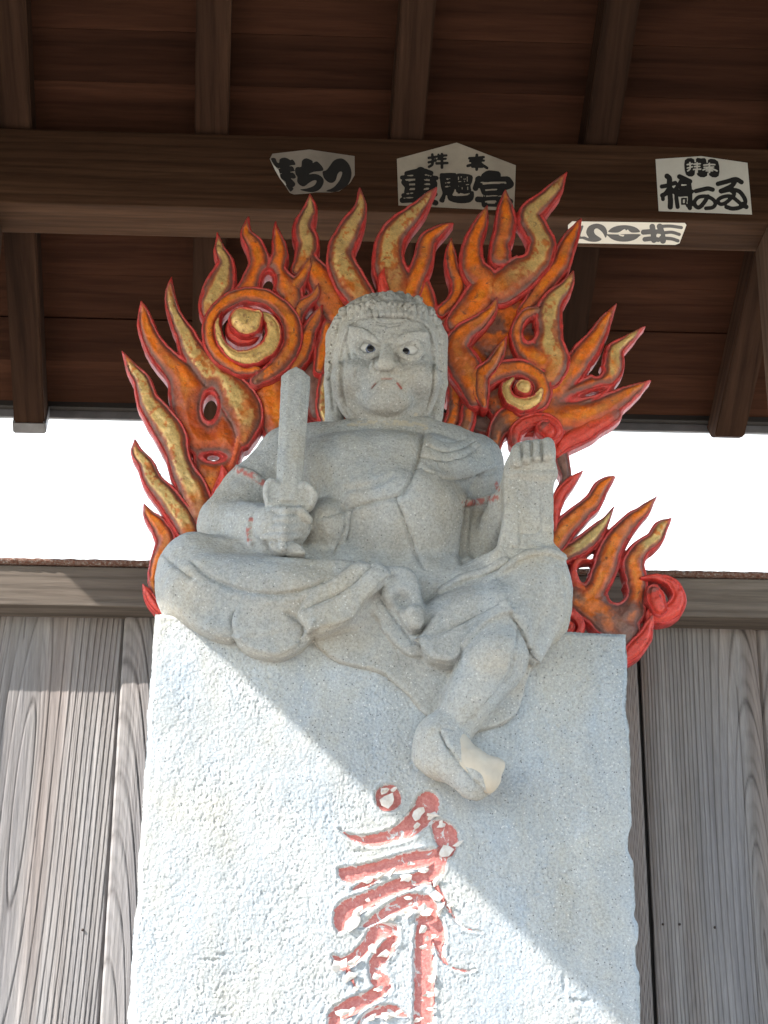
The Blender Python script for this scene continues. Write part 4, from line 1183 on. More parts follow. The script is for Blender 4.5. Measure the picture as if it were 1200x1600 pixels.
# smooth normals for displacement
def vnorm(V, F):
    n = np.cross(V[F[:, 2]]-V[F[:, 0]], V[F[:, 3]]-V[F[:, 1]])
    N = np.zeros_like(V)
    for k in range(4): 
        for ax in range(3): N[:, ax] += np.bincount(F[:, k], n[:, ax], len(V))
    return N/(np.linalg.norm(N, axis=1, keepdims=True)+1e-9)
Nb = vnorm(Vb, Fb)
PXq, PYq = proj(Vb)
front = sst(.25, -.15, Nb[:, 1])*(Vb[:, 1] < .16)
def lip(path, h, side, L=34., wd=1.1, fade=7.):
    global Vb, PXq, PYq
    """cloth layer: raise the surface on one side of a line, dying away from it"""
    P = smooth_path([(x, y, 1) for x, y in path], 5)[:, :2]
    best = np.full(len(Vb), 1e9); sg = np.zeros(len(Vb)); en = np.zeros(len(Vb))
    m = (PXq > P[:, 0].min()-120) & (PXq < P[:, 0].max()+120) & (PYq > P[:, 1].min()-120) & (PYq < P[:, 1].max()+120)
    x, y = PXq[m], PYq[m]; b_ = best[m]; s_ = sg[m]; e_ = en[m]
    for i in range(len(P)-1):
        a, d = P[i], P[i+1]-P[i]; ll = d@d+1e-9
        q = ((x-a[0])*d[0]+(y-a[1])*d[1])/ll; qc = np.clip(q, 0, 1)
        ds = np.hypot(x-a[0]-qc*d[0], y-a[1]-qc*d[1]); n_ = ds < b_-1e-6
        over = 0*q
        if i == 0: over = np.maximum(-q, 0)*math.sqrt(ll)
        if i == len(P)-2: over = np.maximum(over, np.maximum(q-1, 0)*math.sqrt(ll))
        b_ = np.where(n_, ds, b_); s_ = np.where(n_, np.sign(d[0]*(y-a[1])-d[1]*(x-a[0])), s_); e_ = np.where(n_, over, e_)
    sd = b_*s_*side
    v_ = h*sst(-wd, wd, sd)*np.exp(-np.maximum(sd, 0)/L)*np.exp(-(e_/fade)**2)
    out = np.zeros(len(Vb)); out[m] = v_
    return out
disp = nzv.copy()
disp += front*(
    lip([(664, 672), (661, 700), (652, 732), (636, 764), (619, 778), (585, 787), (545, 799), (505, 811)], .0050, -1, 60)
    + lip([(620, 779), (632, 808), (643, 840), (654, 870), (664, 888)], .0032, -1, 40)
    + lip([(540, 796), (536, 830), (522, 868)], .0034, -1, 30)
    + lip([(728, 776), (724, 815), (722, 860)], .0040, 1, 40)
    + lip([(655, 736), (690, 750), (735, 746), (772, 731)], .0055, -1, 30)
    + lip([(660, 716), (690, 724), (722, 717), (750, 702)], .0040, -1, 14)
    + lip([(670, 700), (695, 708), (722, 701), (742, 691)], .0040, -1, 14)
    + lip([(374, 1000), (390, 1013), (414, 1021), (438, 1022), (462, 1010), (480, 996), (490, 980)], .0080, -1, 26)
    + lip([(492, 982), (520, 976), (546, 965), (562, 942), (584, 919), (604, 900)], .0110, -1, 34)
    + lip([(322, 984), (338, 993), (364, 996)], .0060, -1, 18)
    + lip([(366, 996), (362, 978), (368, 958)], .0050, 1, 14)
    + lip([(492, 1000), (512, 1022), (546, 1038), (594, 1049), (620, 1070), (650, 1098)], .0055, -1, 34)
    + lip([(596, 934), (612, 958), (632, 988), (646, 1010)], .0050, -1, 22)
    + lip([(640, 1014), (656, 1014), (664, 1000)], .0050, -1, 16)
    + lip([(662, 1004), (672, 1024), (690, 1031), (706, 1031), (724, 1017), (744, 995), (772, 971), (798, 958)], .0115, -1, 40)
    + lip([(800, 960), (814, 983), (824, 1010), (836, 1032)], .0090, -1, 26)
    + lip([(806, 985), (801, 1030), (786, 1066), (752, 1108), (726, 1130)], .0050, 1, 40)
    + lip([(300, 882), (330, 906), (380, 926), (450, 930), (520, 906), (562, 880)], .0045, 1, 40)
    + lip([(258, 872), (285, 895), (305, 908)], .0035, 1, 30)
    + lip([(470, 955), (530, 930), (582, 892)], .0040, 1, 26)
    + lip([(664, 1000), (700, 986), (745, 965), (790, 940)], .0035, 1, 30)
    + lip([(790, 892), (815, 874), (850, 866), (886, 876)], .0050, -1, 20)
    + lip([(690, 925), (725, 906), (762, 897), (792, 880)], .0040, -1, 16)
    + lip([(688, 1142), (702, 1168), (724, 1196), (746, 1222), (764, 1242)], .0040, -1, 30)
    + lip([(372, 728), (394, 735), (416, 749)], .0040, 1, 9) - lip([(368, 741), (390, 748), (410, 762)], .0040, 1, 9)
    + lip([(726, 780), (748, 778), (774, 772)], .0040, 1, 9) - lip([(726, 792), (748, 790), (774, 784)], .0040, 1, 9))
Vb = Vb+Nb*disp[:, None]
# paint remains on the armlets
PXb, PYb = proj(Vb)
def near(px, py, path, r):
    d = stroke_field(px, py, smooth_path([(a, b, r) for a, b in path], 5))[0]
    return sst(-1.0, 1.0, d)
red = np.maximum.reduce([near(PXb, PYb, [(370, 734), (392, 741), (414, 757)], 5), near(PXb, PYb, [(726, 787), (748, 784), (774, 778)], 5),
                         near(PXb, PYb, [(392, 812), (388, 830), (391, 850)], 4), near(PXb, PYb, [(775, 755), (778, 765)], 3)])
red = red*sst(-.25, .25, fbm(Vb*150, 3))*(Nb[:, 1] < .3)
t, col, b2 = mat_stone('figure_stone', (.368, .365, .350), (.462, .459, .442), bump=.85)
ra = t.attr('red'); mo = t.attr('mortar')
col = t.mix(col, (.40, .07, .055), t.math('MULTIPLY', ra.outputs['Fac'], .75))
col = t.mix(col, (.46, .39, .29), t.math('MULTIPLY', mo.outputs['Fac'], .7))
M_fig = t.out(col, .92, b2, spec=.25)
mort = near(PXb, PYb, [(545, 662), (600, 660), (640, 662), (665, 668)], 4)*sst(-.1, .3, fbm(Vb*90, 3))*(Vb[:, 1] < .2)
foot_m = near(PXb, PYb, [(600, 660)], 1) if False else 0
mort = np.clip(mort, 0, 1)
body = mesh_obj('body', Vb, Fb, M_fig, figure, True, {'red': red, 'mortar': mort})

# mended pale forefoot
g2 = Grid(tuple(at(640, 1260, -.13)), tuple(at(810, 1120, .03)), .0026)
gs = g; g = g2
g2.lo = np.array([at(640, 1260, 0)[0], -.15, at(640, 1265, 0)[2]]); 
g2 = Grid((at(640, 1260, 0)[0], -.15, at(640, 1268, 0)[2]), (at(815, 1200, 0)[0], .02, at(600, 1110, 0)[2]), .0026); g = g2
CAPS((706, 1158, -.052), (736, 1194, -.070), 22, 24, k=.012)
CAPS((736, 1194, -.070), (762, 1214, -.082), 24, 20, k=.012)
CAPS((745, 1192, -.076), (777, 1195, -.086), 16, 9, k=.014)
CAPS((777, 1195, -.086), (764, 1230, -.084), 9, 9, k=.014)
CAPS((697, 1146, -.048), (712, 1160, -.056), 9, 18, k=.008)
V2, F2 = g2.mesh()
V2 = V2+vnorm(V2, F2)*(.0008*fbm(V2*60, 3))[:, None]
t = NT('mended_stone'); v = t.coords()
c = t.ramp(t.noise(v, 30, 4), [(.3, (.44, .385, .315)), (.7, (.54, .48, .40))])
mesh_obj('mended_toes', V2, F2, t.out(c, .9, t.bump(t.noise(v, 120, 3), .25, .003)), figure, True)['label'] = 'smooth cream mortar repair on the hanging foot'

# --- head ----------------------------------------------------------
hc = at(605, 560, .12)
g = Grid((at(495, 560, .12)[0], -.03, at(600, 678, .12)[2]), (at(712, 560, .12)[0], .30, at(600, 435, .12)[2]), .0018)
YC = .150
ELL((604, 552, YC), (88, 92, 90), k=.02)                       # skull
ELL((603, 596, YC-.016), (82, 60, 76), k=.02)                  # broad jowls
ELL((602, 622, YC-.028), (74, 32, 62), k=.018)                 # chin
CAPS((606, 640, YC+.026), (606, 700, YC+.026), 64, 66, k=.006) # neck
# face plane
ELL((602, 528, YC-.064), (68, 34, 28), k=.02)                  # brow plane
ELL((556, 592, YC-.070), (38, 38, 30), k=.025)                 # cheeks
ELL((650, 594, YC-.070), (38, 38, 30), k=.025)
ELL((602, 624, YC-.084), (40, 22, 24), k=.02)                  # chin boss
ELL((604, 594, YC-.096), (36, 20, 20), k=.02)                  # muzzle
YFc = YC-.108
CAPS((606, 532, YFc-.002), (603, 564, YFc-.026), 8, 11, k=.008)  # nose
ELL((603, 569, YFc-.028), (14, 10, 11), k=.006)
ELL((588, 573, YFc-.012), (10, 8, 11), k=.005); ELL((618, 574, YFc-.012), (10, 8, 11), k=.005)
ELL((574, 568, YC-.084), (30, 14, 20), k=.02); ELL((642, 570, YC-.084), (30, 14, 20), k=.02)
# eye sockets
for ex, ey in ((575, 546), (641, 548)):
    ELL((ex, ey, YFc-.006), (21, 14, 15), k=.008, carve=True)
# brows: heavy, slanting to the nose
CAPS((550, 519, YFc+.004), (590, 530, YFc-.012), 8, 8, k=.012)
ELL((593, 523, YFc-.010), (9, 7, 8), k=.006)
CAPS((616, 532, YFc-.012), (660, 524, YFc+.004), 8, 8, k=.012)
ELL((627, 524, YFc-.010), (8, 6, 8), k=.006)
# ears with long lobes
CAPS((521, 560, YC+.0), (518, 600, YC+.005), 13, 11, k=.006)
CAPS((519, 600, YC+.005), (521, 664, YC+.012), 11, 13, k=.006)
CAPS((688, 560, YC+.0), (688, 612, YC+.005), 10, 7, k=.008)
# hair cap
capc = at(604, 548, YC); m_ = mpp(capc)
g.ell(at(604, 545, YC+.012), (96*m_, 96*m_, 99*m_), k=.004) if False else None
ELL((604, 541, YC+.018), (94, 86, 84), k=.006)
ELL((604, 560, YC+.030), (90, 84, 70), k=.006)
CAPS((524, 525, YC+.010), (522, 580, YC+.010), 14, 13, k=.006)
CAPS((522, 580, YC+.010), (523, 662, YC+.016), 12, 13, k=.006)
CAPS((686, 528, YC+.012), (687, 600, YC+.014), 13, 11, k=.006)
CAPS((687, 600, YC+.014), (676, 660, YC+.024), 11, 14, k=.008)
def curl(px, py, r, Yc):
    y = surf_y(px, py)
    if y is None: return
    P = at(px, py, y); dv = at(604, 545, YC+.01)-P; P = P+dv/np.linalg.norm(dv)*.0016; q = rp(r, P)
    g.ell(P, (q*rr.uniform(.85, 1.15), q*.8, q*rr.uniform(.85, 1.15)), k=.0032)
    P2 = P-dv/np.linalg.norm(dv)*.0075; g.ell(P2, (q*.28, q*.4, q*.28), k=.003, carve=True)
rr = random.Random(4)
for i in range(15):                      # front row of upright locks
    x = 541+i*9.3; q = (x-605)/66; yy = 492+7*q*q
    y = surf_y(x, yy-6)
    if y is not None:
        A, B = at(x+rr.uniform(-1, 1), yy-14, y+.004), at(x, yy, y-.001)
        g.cap(A, B, rp(6.2, A), rp(6.0, B), k=.0018)
rows = [(476, 536, 674, 7.5, 7), (467, 544, 666, 7.5, 8), (459, 556, 654, 7, 8), (452, 572, 638, 7, 5)]
for (yy, xa, xb_, r, sag) in rows:
    n = int((xb_-xa)/(r*1.85))
    for i in range(n+1):
        x = xa+(xb_-xa)*i/n+rr.uniform(-2.5, 2.5); q = (x-605)/75
        curl(x, yy+sag*q*q*1.6+rr.uniform(-2, 2), r*rr.uniform(.75, 1.2), 0)
for i in range(8):
    curl(526-i*1.2+rr.uniform(-2, 2), 500+i*13, 8.5*rr.uniform(.8, 1.1), 0); curl(684+i*.7+rr.uniform(-2, 2), 502+i*14, 7.5*rr.uniform(.8, 1.1), 0)
    if i < 5: curl(536-i*3.2, 486+i*9, 7, 0); curl(674+i*3.2, 487+i*9, 6.5, 0)
for i in range(16):
    x = 545.6+i*9.3; q = (x-605)/66; GROOVE([(x, 476+7*q*q), (x+rr.uniform(-1, 1), 496+7*q*q)], 1.5, .002)
for i in range(30):
    x = 540+rr.random()*130; yy = 453+rr.random()*28; GROOVE([(x, yy), (x+rr.uniform(-6, 6), yy+rr.uniform(3, 8))], 1.6, .002)
# hairline step
GROOVE([(548, 560, 2), (542, 535, 2), (546, 512, 2), (562, 499, 2), (600, 495, 2), (645, 499, 2), (668, 514, 2), (674, 540, 2), (674, 580, 2)], 2, .004)
GROOVE([(537, 560, 2), (533, 590, 2.5), (535, 620, 3), (543, 645, 4)], 2.5, .004)
GROOVE([(677, 560, 2), (678, 595, 2), (672, 625, 2), (664, 646, 3)], 2, .004)
GROOVE([(519, 570, 2.6), (518, 600, 3), (522, 640, 3)], 3, .004)
# creases: forehead, nose folds, mouth
GROOVE([(588, 502), (606, 506), (630, 503)], 1.1, .003); GROOVE([(592, 508), (608, 511), (626, 508)], 1.0, .003)
GROOVE([(553, 511, 1.2), (570, 514, 1.4), (582, 524, 1.4)], 1.2, .003)
GROOVE([(652, 518, 1.2), (636, 520, 1.2), (628, 530, 1.2)], 1.2, .003)
GROOVE([(586, 560), (584, 574), (590, 579)], 1.4, .003); GROOVE([(612, 545), (620, 560), (626, 574)], 1.3, .004)
GROOVE([(582, 606, 1.4), (588, 598, 1.5), (596, 593, 1.4), (606, 592, 1.4), (616, 593, 1.4), (622, 598, 1.6), (628, 607, 1.4)], 1.5, .003)
GROOVE([(557, 578), (555, 590)], 1.3, .004); 
# lids
def lid(ex, ey, w, h, tilt):
    up_ = [(ex-w, ey+tilt*-w+2), (ex-w*.5, ey-h-tilt*w*.5), (ex, ey-h), (ex+w*.5, ey-h*.9+tilt*w*.5), (ex+w, ey+tilt*w+2)]
    lo_ = [(ex-w, ey-tilt*w+2), (ex-w*.5, ey+h*.8), (ex, ey+h), (ex+w*.5, ey+h*.8), (ex+w, ey+tilt*w+2)]
    return up_, lo_
for ex, ey, tl in ((575, 545, .10), (641, 548, -.06)):
    u_, l_ = lid(ex, ey, 19, 12, tl)
    for pth in (u_, l_):
        P = smooth_path([(x, y, 3.2) for x, y in pth], 4)
        for a, b in zip(P[:-1], P[1:]):
            A, B = at(a[0], a[1], YFc-.0030), at(b[0], b[1], YFc-.0030)
            g.cap(A, B, rp(3.4, A), rp(3.4, B), k=.005)
Vh, Fh = g.mesh()
_keep = (Vb, PXq, PYq)
Vb = Vh; PXq, PYq = proj(Vh); Nh = vnorm(Vh, Fh)
fr_h = sst(.3, -.1, Nh[:, 1])
dh = .0007*fbm(Vh*45, 3)+.0005*fbm(Vh*170+3, 3)+fr_h*(
    lip([(554, 646), (538, 627), (531, 600), (532, 565), (539, 532), (548, 512), (565, 500), (605, 496), (645, 500), (667, 513), (676, 540), (678, 580), (674, 616), (660, 645)], .0050, -1, 16)
    + lip([(550, 511), (568, 513), (582, 522), (592, 533)], .0042, 1, 11) + lip([(616, 534), (628, 523), (645, 518), (662, 519)], .0042, 1, 11)
    + lip([(552, 533), (574, 531), (593, 541)], .0030, -1, 8) + lip([(616, 542), (640, 533), (662, 536)], .0030, -1, 8)
    + lip([(556, 552), (574, 562), (592, 556)], .0026, -1, 6) + lip([(622, 556), (641, 564), (660, 555)], .0026, -1, 6)
    + lip([(589, 576), (578, 590), (571, 612)], .0012, -1, 26) + lip([(620, 577), (632, 592), (640, 614)], .0012, 1, 26)
    + lip([(580, 608), (588, 598), (604, 592), (620, 598), (630, 609)], .0022, -1, 8) + lip([(584, 609), (592, 601), (604, 597), (616, 601), (626, 610)], .0030, 1, 9)
    + lip([(588, 501), (606, 506), (632, 502)], .0016, 1, 5) + lip([(590, 508), (608, 512), (628, 508)], .0016, 1, 5))
Vh = Vh+Nh*dh[:, None]
Vb, PXq, PYq = _keep
PXh, PYh = proj(Vh); Nh = vnorm(Vh, Fh)
redh = np.maximum.reduce([near(PXh, PYh, [(621, 599), (627, 607)], 1.6), near(PXh, PYh, [(596, 592), (612, 592)], .8)*.7, near(PXh, PYh, [(581, 606), (587, 599)], .9)*.7])*(Nh[:, 1] < 0)
morth = near(PXh, PYh, [(545, 660), (600, 661), (645, 660), (650, 648)], 3)*sst(-.1, .3, fbm(Vh*90, 3))
head = mesh_obj('head', Vh, Fh, M_fig, figure, True, {'red': redh, 'mortar': np.clip(morth, 0, 1)})
head['label'] = 'scowling stone head with curled hair and painted eyes'
# inlaid painted eyes
M_eye = mat_plain('eye_white', (.55, .55, .54), .28, 0, 40, 0, .05)
M_iris = mat_plain('iris_blue_black', (.035, .04, .06), .15, 0, 40, 0, .3)
def eye_ball(ex, ey, w, h):
    C_ = at(ex, ey, YFc+.004); m_ = mpp(C_)
    bm = bmesh.new(); bmesh.ops.create_uvsphere(bm, u_segments=24, v_segments=16, radius=1)
    V = [(C_[0]+v_.co.x*w*m_, C_[1]+v_.co.y*.010, C_[2]+v_.co.z*h*m_) for v_ in bm.verts]; F = [[v_.index for v_ in f.verts] for f in bm.faces]; bm.free()
    o = mesh_obj('eye', V, F, M_eye, None, True); o.parent = head; o.location = (0, 0, 0)
    return C_, m_
def iris(ex, ey, r, mat, dy, name):
    C_ = at(ex, ey, YFc-.0045-dy); m_ = mpp(C_)
    bm = bmesh.new(); bmesh.ops.create_uvsphere(bm, u_segments=20, v_segments=10, radius=1)
    V = [(C_[0]+v_.co.x*r*m_, C_[1]+v_.co.y*.0024, C_[2]+v_.co.z*r*m_) for v_ in bm.verts]; F = [[v_.index for v_ in f.verts] for f in bm.faces]; bm.free()
    o = mesh_obj(name, V, F, mat, None, True); o.parent = head; o.location = (0, 0, 0)
M_pup = mat_plain('pupil_black', (.012, .012, .014), .12)
M_irb = mat_plain('iris_grey_blue', (.14, .16, .24), .2)
for ex, ey, ix, iy in ((575, 545, 579, 545), (641, 548, 634, 549)):
    eye_ball(ex, ey, 16.5, 10)
    iris(ix, iy, 8.2 if ex < 600 else 6.8, M_irb, .0, 'iris'); iris(ix, iy-.5, 5.8 if ex < 600 else 5.2, M_pup, .0014, 'pupil')

# --- sword ----------------------------------------------------------
M_sword = M_fig
def hexrow(px, py, Y, hw, dep):
    C_ = at(px, py, Y); m_ = mpp(C_); h_ = hw*m_
    return [(C_[0]+a*h_, C_[1]+b*dep, C_[2]) for a, b in ((-1, -.05), (-.62, .8), (.62, .8), (1, .05), (.22, -1), (-.30, -1))]
g = Grid((at(385, 900, 0)[0], -.13, at(440, 880, 0)[2]), (at(505, 900, 0)[0], .10, at(440, 565, 0)[2]), .0026)
YS = -.030
bl = [(463, 600), (448, 800)]
# blade: flat hexagonal bar with a central ridge and blunt point
def blade_fn():
    A, B = at(463, 581, .030), at(450, 790, -.030); m_ = mpp(A)
    ax = (B-A); Lb = np.linalg.norm(ax); ax /= Lb
    sx = np.array([1, 0, 0])-ax*ax[0]; sx /= np.linalg.norm(sx); sy_ = np.cross(ax, sx)
    def fn(X, Y, Z):
        dx_, dy_, dz_ = X-A[0], Y-A[1], Z-A[2]
        l = dx_*ax[0]+dy_*ax[1]+dz_*ax[2]; u_ = dx_*sx[0]+dy_*sx[1]+dz_*sx[2]; w_ = dx_*sy_[0]+dy_*sy_[1]+dz_*sy_[2]
        hw = (23.0-4.5*l/Lb)*m_
        d1 = np.abs(u_)-hw
        d2 = np.abs(w_)*.86+np.abs(u_)*.48-.0245
        d4 = np.maximum(-l+np.abs(u_)*.62, l-Lb)
        return np.maximum(np.maximum(d1, d2), np.maximum(d4*.85, np.abs(w_)-.021))
    return fn, np.minimum(A, B)-.04, np.maximum(A, B)+.04
fn, lo_, hi_ = blade_fn(); g.add(fn, lo_, hi_, .001)
def lobe(pts, y0, y1): g.slab(xz(poly_smooth(pts), y0), y0, y1, rnd_=.006, k=.004)
lobe([(412, 756), (420, 746), (434, 750), (440, 772), (442, 794), (424, 792), (412, 774)], -.044, -.022)
lobe([(412, 756), (420, 746), (430, 749), (420, 760), (420, 784), (412, 774)], -.052, -.022)
lobe([(466, 758), (474, 750), (484, 754), (496, 770), (488, 790), (474, 800), (464, 792)], -.044, -.022)
lobe([(484, 754), (496, 770), (488, 790), (484, 784), (486, 770), (478, 760)], -.052, -.022)
CAPS((425, 790, YS), (474, 792, YS), 11, 11, k=.006)
# fingers wrapped round the grip
for i, (yy, l, r_, dx_) in enumerate(((797, 414, 6.6, 480), (810.5, 410, 7.0, 484), (824, 409, 7.0, 480), (837, 412, 6.6, 474))):
    CAPS((l, yy+2, -.030), ((l+dx_)/2, yy+2, -.064), r_, r_+1.0, k=.003)
    CAPS(((l+dx_)/2, yy+2, -.064), (dx_-8, yy-1, -.040), r_+1.0, r_, k=.003)
CAPS((470, 800, -.055), (482, 812, -.045), 8, 7, k=.004)
CAPS((432, 850, YS), (452, 856, YS-.006), 12, 12, k=.006)
lobe([(420, 848), (434, 845), (446, 850), (444, 862), (430, 860)], -.052, -.010)
lobe([(446, 848), (462, 846), (476, 858), (474, 864), (450, 862)], -.056, -.010)
CAPS((441, 851, -.060), (442, 856, -.060), 7, 6, k=.002)
Vw, Fw = g.mesh()
Vw = Vw+vnorm(Vw, Fw)*(.0006*fbm(Vw*60, 3))[:, None]
z0 = np.zeros(len(Vw))
mesh_obj('sword', Vw, Fw, M_fig, figure, True, {'red': z0, 'mortar': z0})['label'] = 'blunt stone sword gripped upright in the fist'
# ================================================================== VOTIVE PAPER SLIPS
M_paper_old = mat_plain('aged_paper', (.40, .365, .295), .85, .6, 30, 0, .2)
M_paper_torn = mat_plain('grey_paper', (.245, .220, .184), .85, .6, 30, 0, .2)
M_paper_new = mat_plain('pale_paper', (.62, .62, .56), .85, .4, 35, 0, .08)
M_paper_strip = mat_plain('cream_paper', (.80, .76, .66), .85, .1, 120, 0, .06)
M_ink = mat_plain('black_ink', (.012, .012, .011), .75, 0, 40, 0, .2)
M_inkg = mat_plain('grey_ink', (.115, .11, .105), .8, 0, 40, 0, .15)

def poly_sd(X, Y, P):
    P = np.array(P, float); D2 = np.full(X.shape, 1e9); ins = np.zeros(X.shape, bool)
    for i in range(len(P)):
        a, b = P[i], P[(i+1) % len(P)]; e = b-a
        s = np.clip(((X-a[0])*e[0]+(Y-a[1])*e[1])/(e@e+1e-12), 0, 1)
        D2 = np.minimum(D2, (X-a[0]-s*e[0])**2+(Y-a[1]-s*e[1])**2)
        c = ((a[1] <= Y) & (b[1] > Y)) | ((b[1] <= Y) & (a[1] > Y))
        xi = a[0]+(Y-a[1])/((b[1]-a[1]) if abs(b[1]-a[1]) > 1e-9 else 1e-9)*e[0]
        ins ^= c & (X < xi)
    return np.where(ins, 1, -1)*np.sqrt(D2)
def glyph(name, mat, parent, place, polys=(), strokes=(), cuts=(), cutpolys=(), step=4.0, lift=.0006, rough=0.0):
    """ink shape from outlines and brush strokes in zoom coordinates; place(x, y, lift) -> world"""
    pts = [q for p in polys for q in p]+[(q[0], q[1]) for s in strokes for q in s]
    lo = np.min(np.array(pts), 0)-60; hi = np.max(np.array(pts), 0)+60
    xs = np.arange(lo[0], hi[0], step); ys = np.arange(lo[1], hi[1], step); X, Y = np.meshgrid(xs, ys)
    D = np.full(X.shape, -1e3)
    for p in polys: D = np.maximum(D, poly_sd(X, Y, poly_smooth(p, 3)))
    for s in strokes: D = np.maximum(D, stroke_field(X, Y, smooth_path(s, 5))[0])
    for s in cuts: D = np.minimum(D, -stroke_field(X, Y, smooth_path(s, 5))[0])
    for p in cutpolys: D = np.minimum(D, -poly_sd(X, Y, poly_smooth(p, 3)))
    gy, gx = np.gradient(D, step); gn = np.hypot(gx, gy)+1e-6
    ins = D > 0; out = (~ins) & (D > -2*step)
    Xs = np.where(out, X-D*gx/np.maximum(gn, .5)**2, X); Ys = np.where(out, Y-D*gy/np.maximum(gn, .5)**2, Y)
    keep = ins | out
    cells = (keep[:-1, :-1] & keep[1:, :-1] & keep[1:, 1:] & keep[:-1, 1:]) & (ins[:-1, :-1] | ins[1:, :-1] | ins[1:, 1:] | ins[:-1, 1:])
    idx = np.arange(X.size).reshape(X.shape)
    Q = np.stack([idx[:-1, :-1], idx[:-1, 1:], idx[1:, 1:], idx[1:, :-1]], -1)[cells]
    used, inv = np.unique(Q, return_inverse=True)
    V = place(Xs.ravel()[used], Ys.ravel()[used], lift)
    return mesh_obj(name, V, inv.reshape(-1, 4), mat, parent)
def sheet(parent, mat, outline, place, lift=.0003, name='paper'):
    P = np.array(outline, float)
    V = np.vstack([place(P[:, 0], P[:, 1], lift), place(P[:, 0], P[:, 1], -.0003+.0)]); n = len(P)
    F = [tuple(range(n))[::-1], tuple(range(n, 2*n))]+[(k, (k+1) % n, n+(k+1) % n, n+k) for k in range(n)]
    return mesh_obj(name, V, F, mat, parent)
def face_place(ox, oy, s):
    def f(x, y, lift):
        P = atv(np.asarray(x)/s+ox, np.asarray(y)/s+oy, YBM-.0006); P[:, 1] -= lift
        return P
    return f
def under_place(ox, oy, s):
    def f(x, y, lift):
        px = np.asarray(x, float)/s+ox; py = np.asarray(y, float)/s+oy
        d = fwd*FPX+rgt*(px[:, None]-600)+upv*(800-py[:, None])
        P = CAM+d*((zb0-.0006-CAM[2])/d[:, 2])[:, None]; P[:, 2] -= lift
        return P
    return f
def st(w, *pts): return [(x, y, w) for x, y in pts]

# torn grey slip --------------------------------------------------
pl = face_place(410, 220, 7.5)
s1 = tag(empty('votive_slip', tuple(at(490, 305, YBM))), 'torn grey paper slip with heavy black lettering, leftmost on the beam', 'paper slip', 'paper slips on the beam')
sheet(s1, M_paper_torn, [(118, 152), (550, 102), (1080, 180), (1082, 400), (1030, 490), (960, 550), (900, 590), (800, 605), (620, 603), (500, 620), (370, 628), (320, 610), (270, 530), (205, 445), (150, 340), (85, 215)], pl)
sheet(s1, M_paper_new, [(88, 212), (125, 285), (190, 350), (205, 400), (212, 445), (278, 515), (272, 532), (200, 440), (148, 350)], lambda x, y, l: pl(x, y, l+.0028), name='folded_edge')
glyph('lettering', M_ink, s1, pl, polys=[
    [(100, 210), (150, 205), (170, 250), (195, 260), (205, 215), (260, 198), (310, 215), (325, 228), (355, 222), (385, 265), (380, 285), (340, 288), (190, 322), (130, 270)],
    [(195, 332), (340, 298), (375, 345), (365, 358), (205, 382)],
    [(210, 392), (350, 372), (392, 425), (370, 445), (330, 440), (345, 455), (385, 500), (375, 535), (355, 545), (365, 565), (340, 592), (320, 590), (275, 520), (270, 480), (225, 445)],
    [(385, 330), (410, 308), (455, 305), (465, 235), (515, 207), (585, 235), (592, 262), (640, 243), (705, 310), (705, 352), (600, 365), (540, 395), (600, 388), (660, 400), (710, 440), (718, 490), (690, 550), (640, 590), (560, 603), (440, 575), (520, 560), (600, 530), (635, 480), (615, 462), (560, 485), (490, 535), (440, 520), (408, 480), (410, 425), (388, 390)],
    [(708, 360), (745, 348), (780, 310), (830, 240), (890, 210), (950, 215), (1010, 270), (1042, 350), (1040, 430), (1005, 510), (940, 565), (850, 600), (745, 590), (830, 550), (900, 470), (935, 390), (930, 365), (905, 365), (880, 395), (860, 460), (825, 492), (780, 490), (730, 450), (708, 400)]])
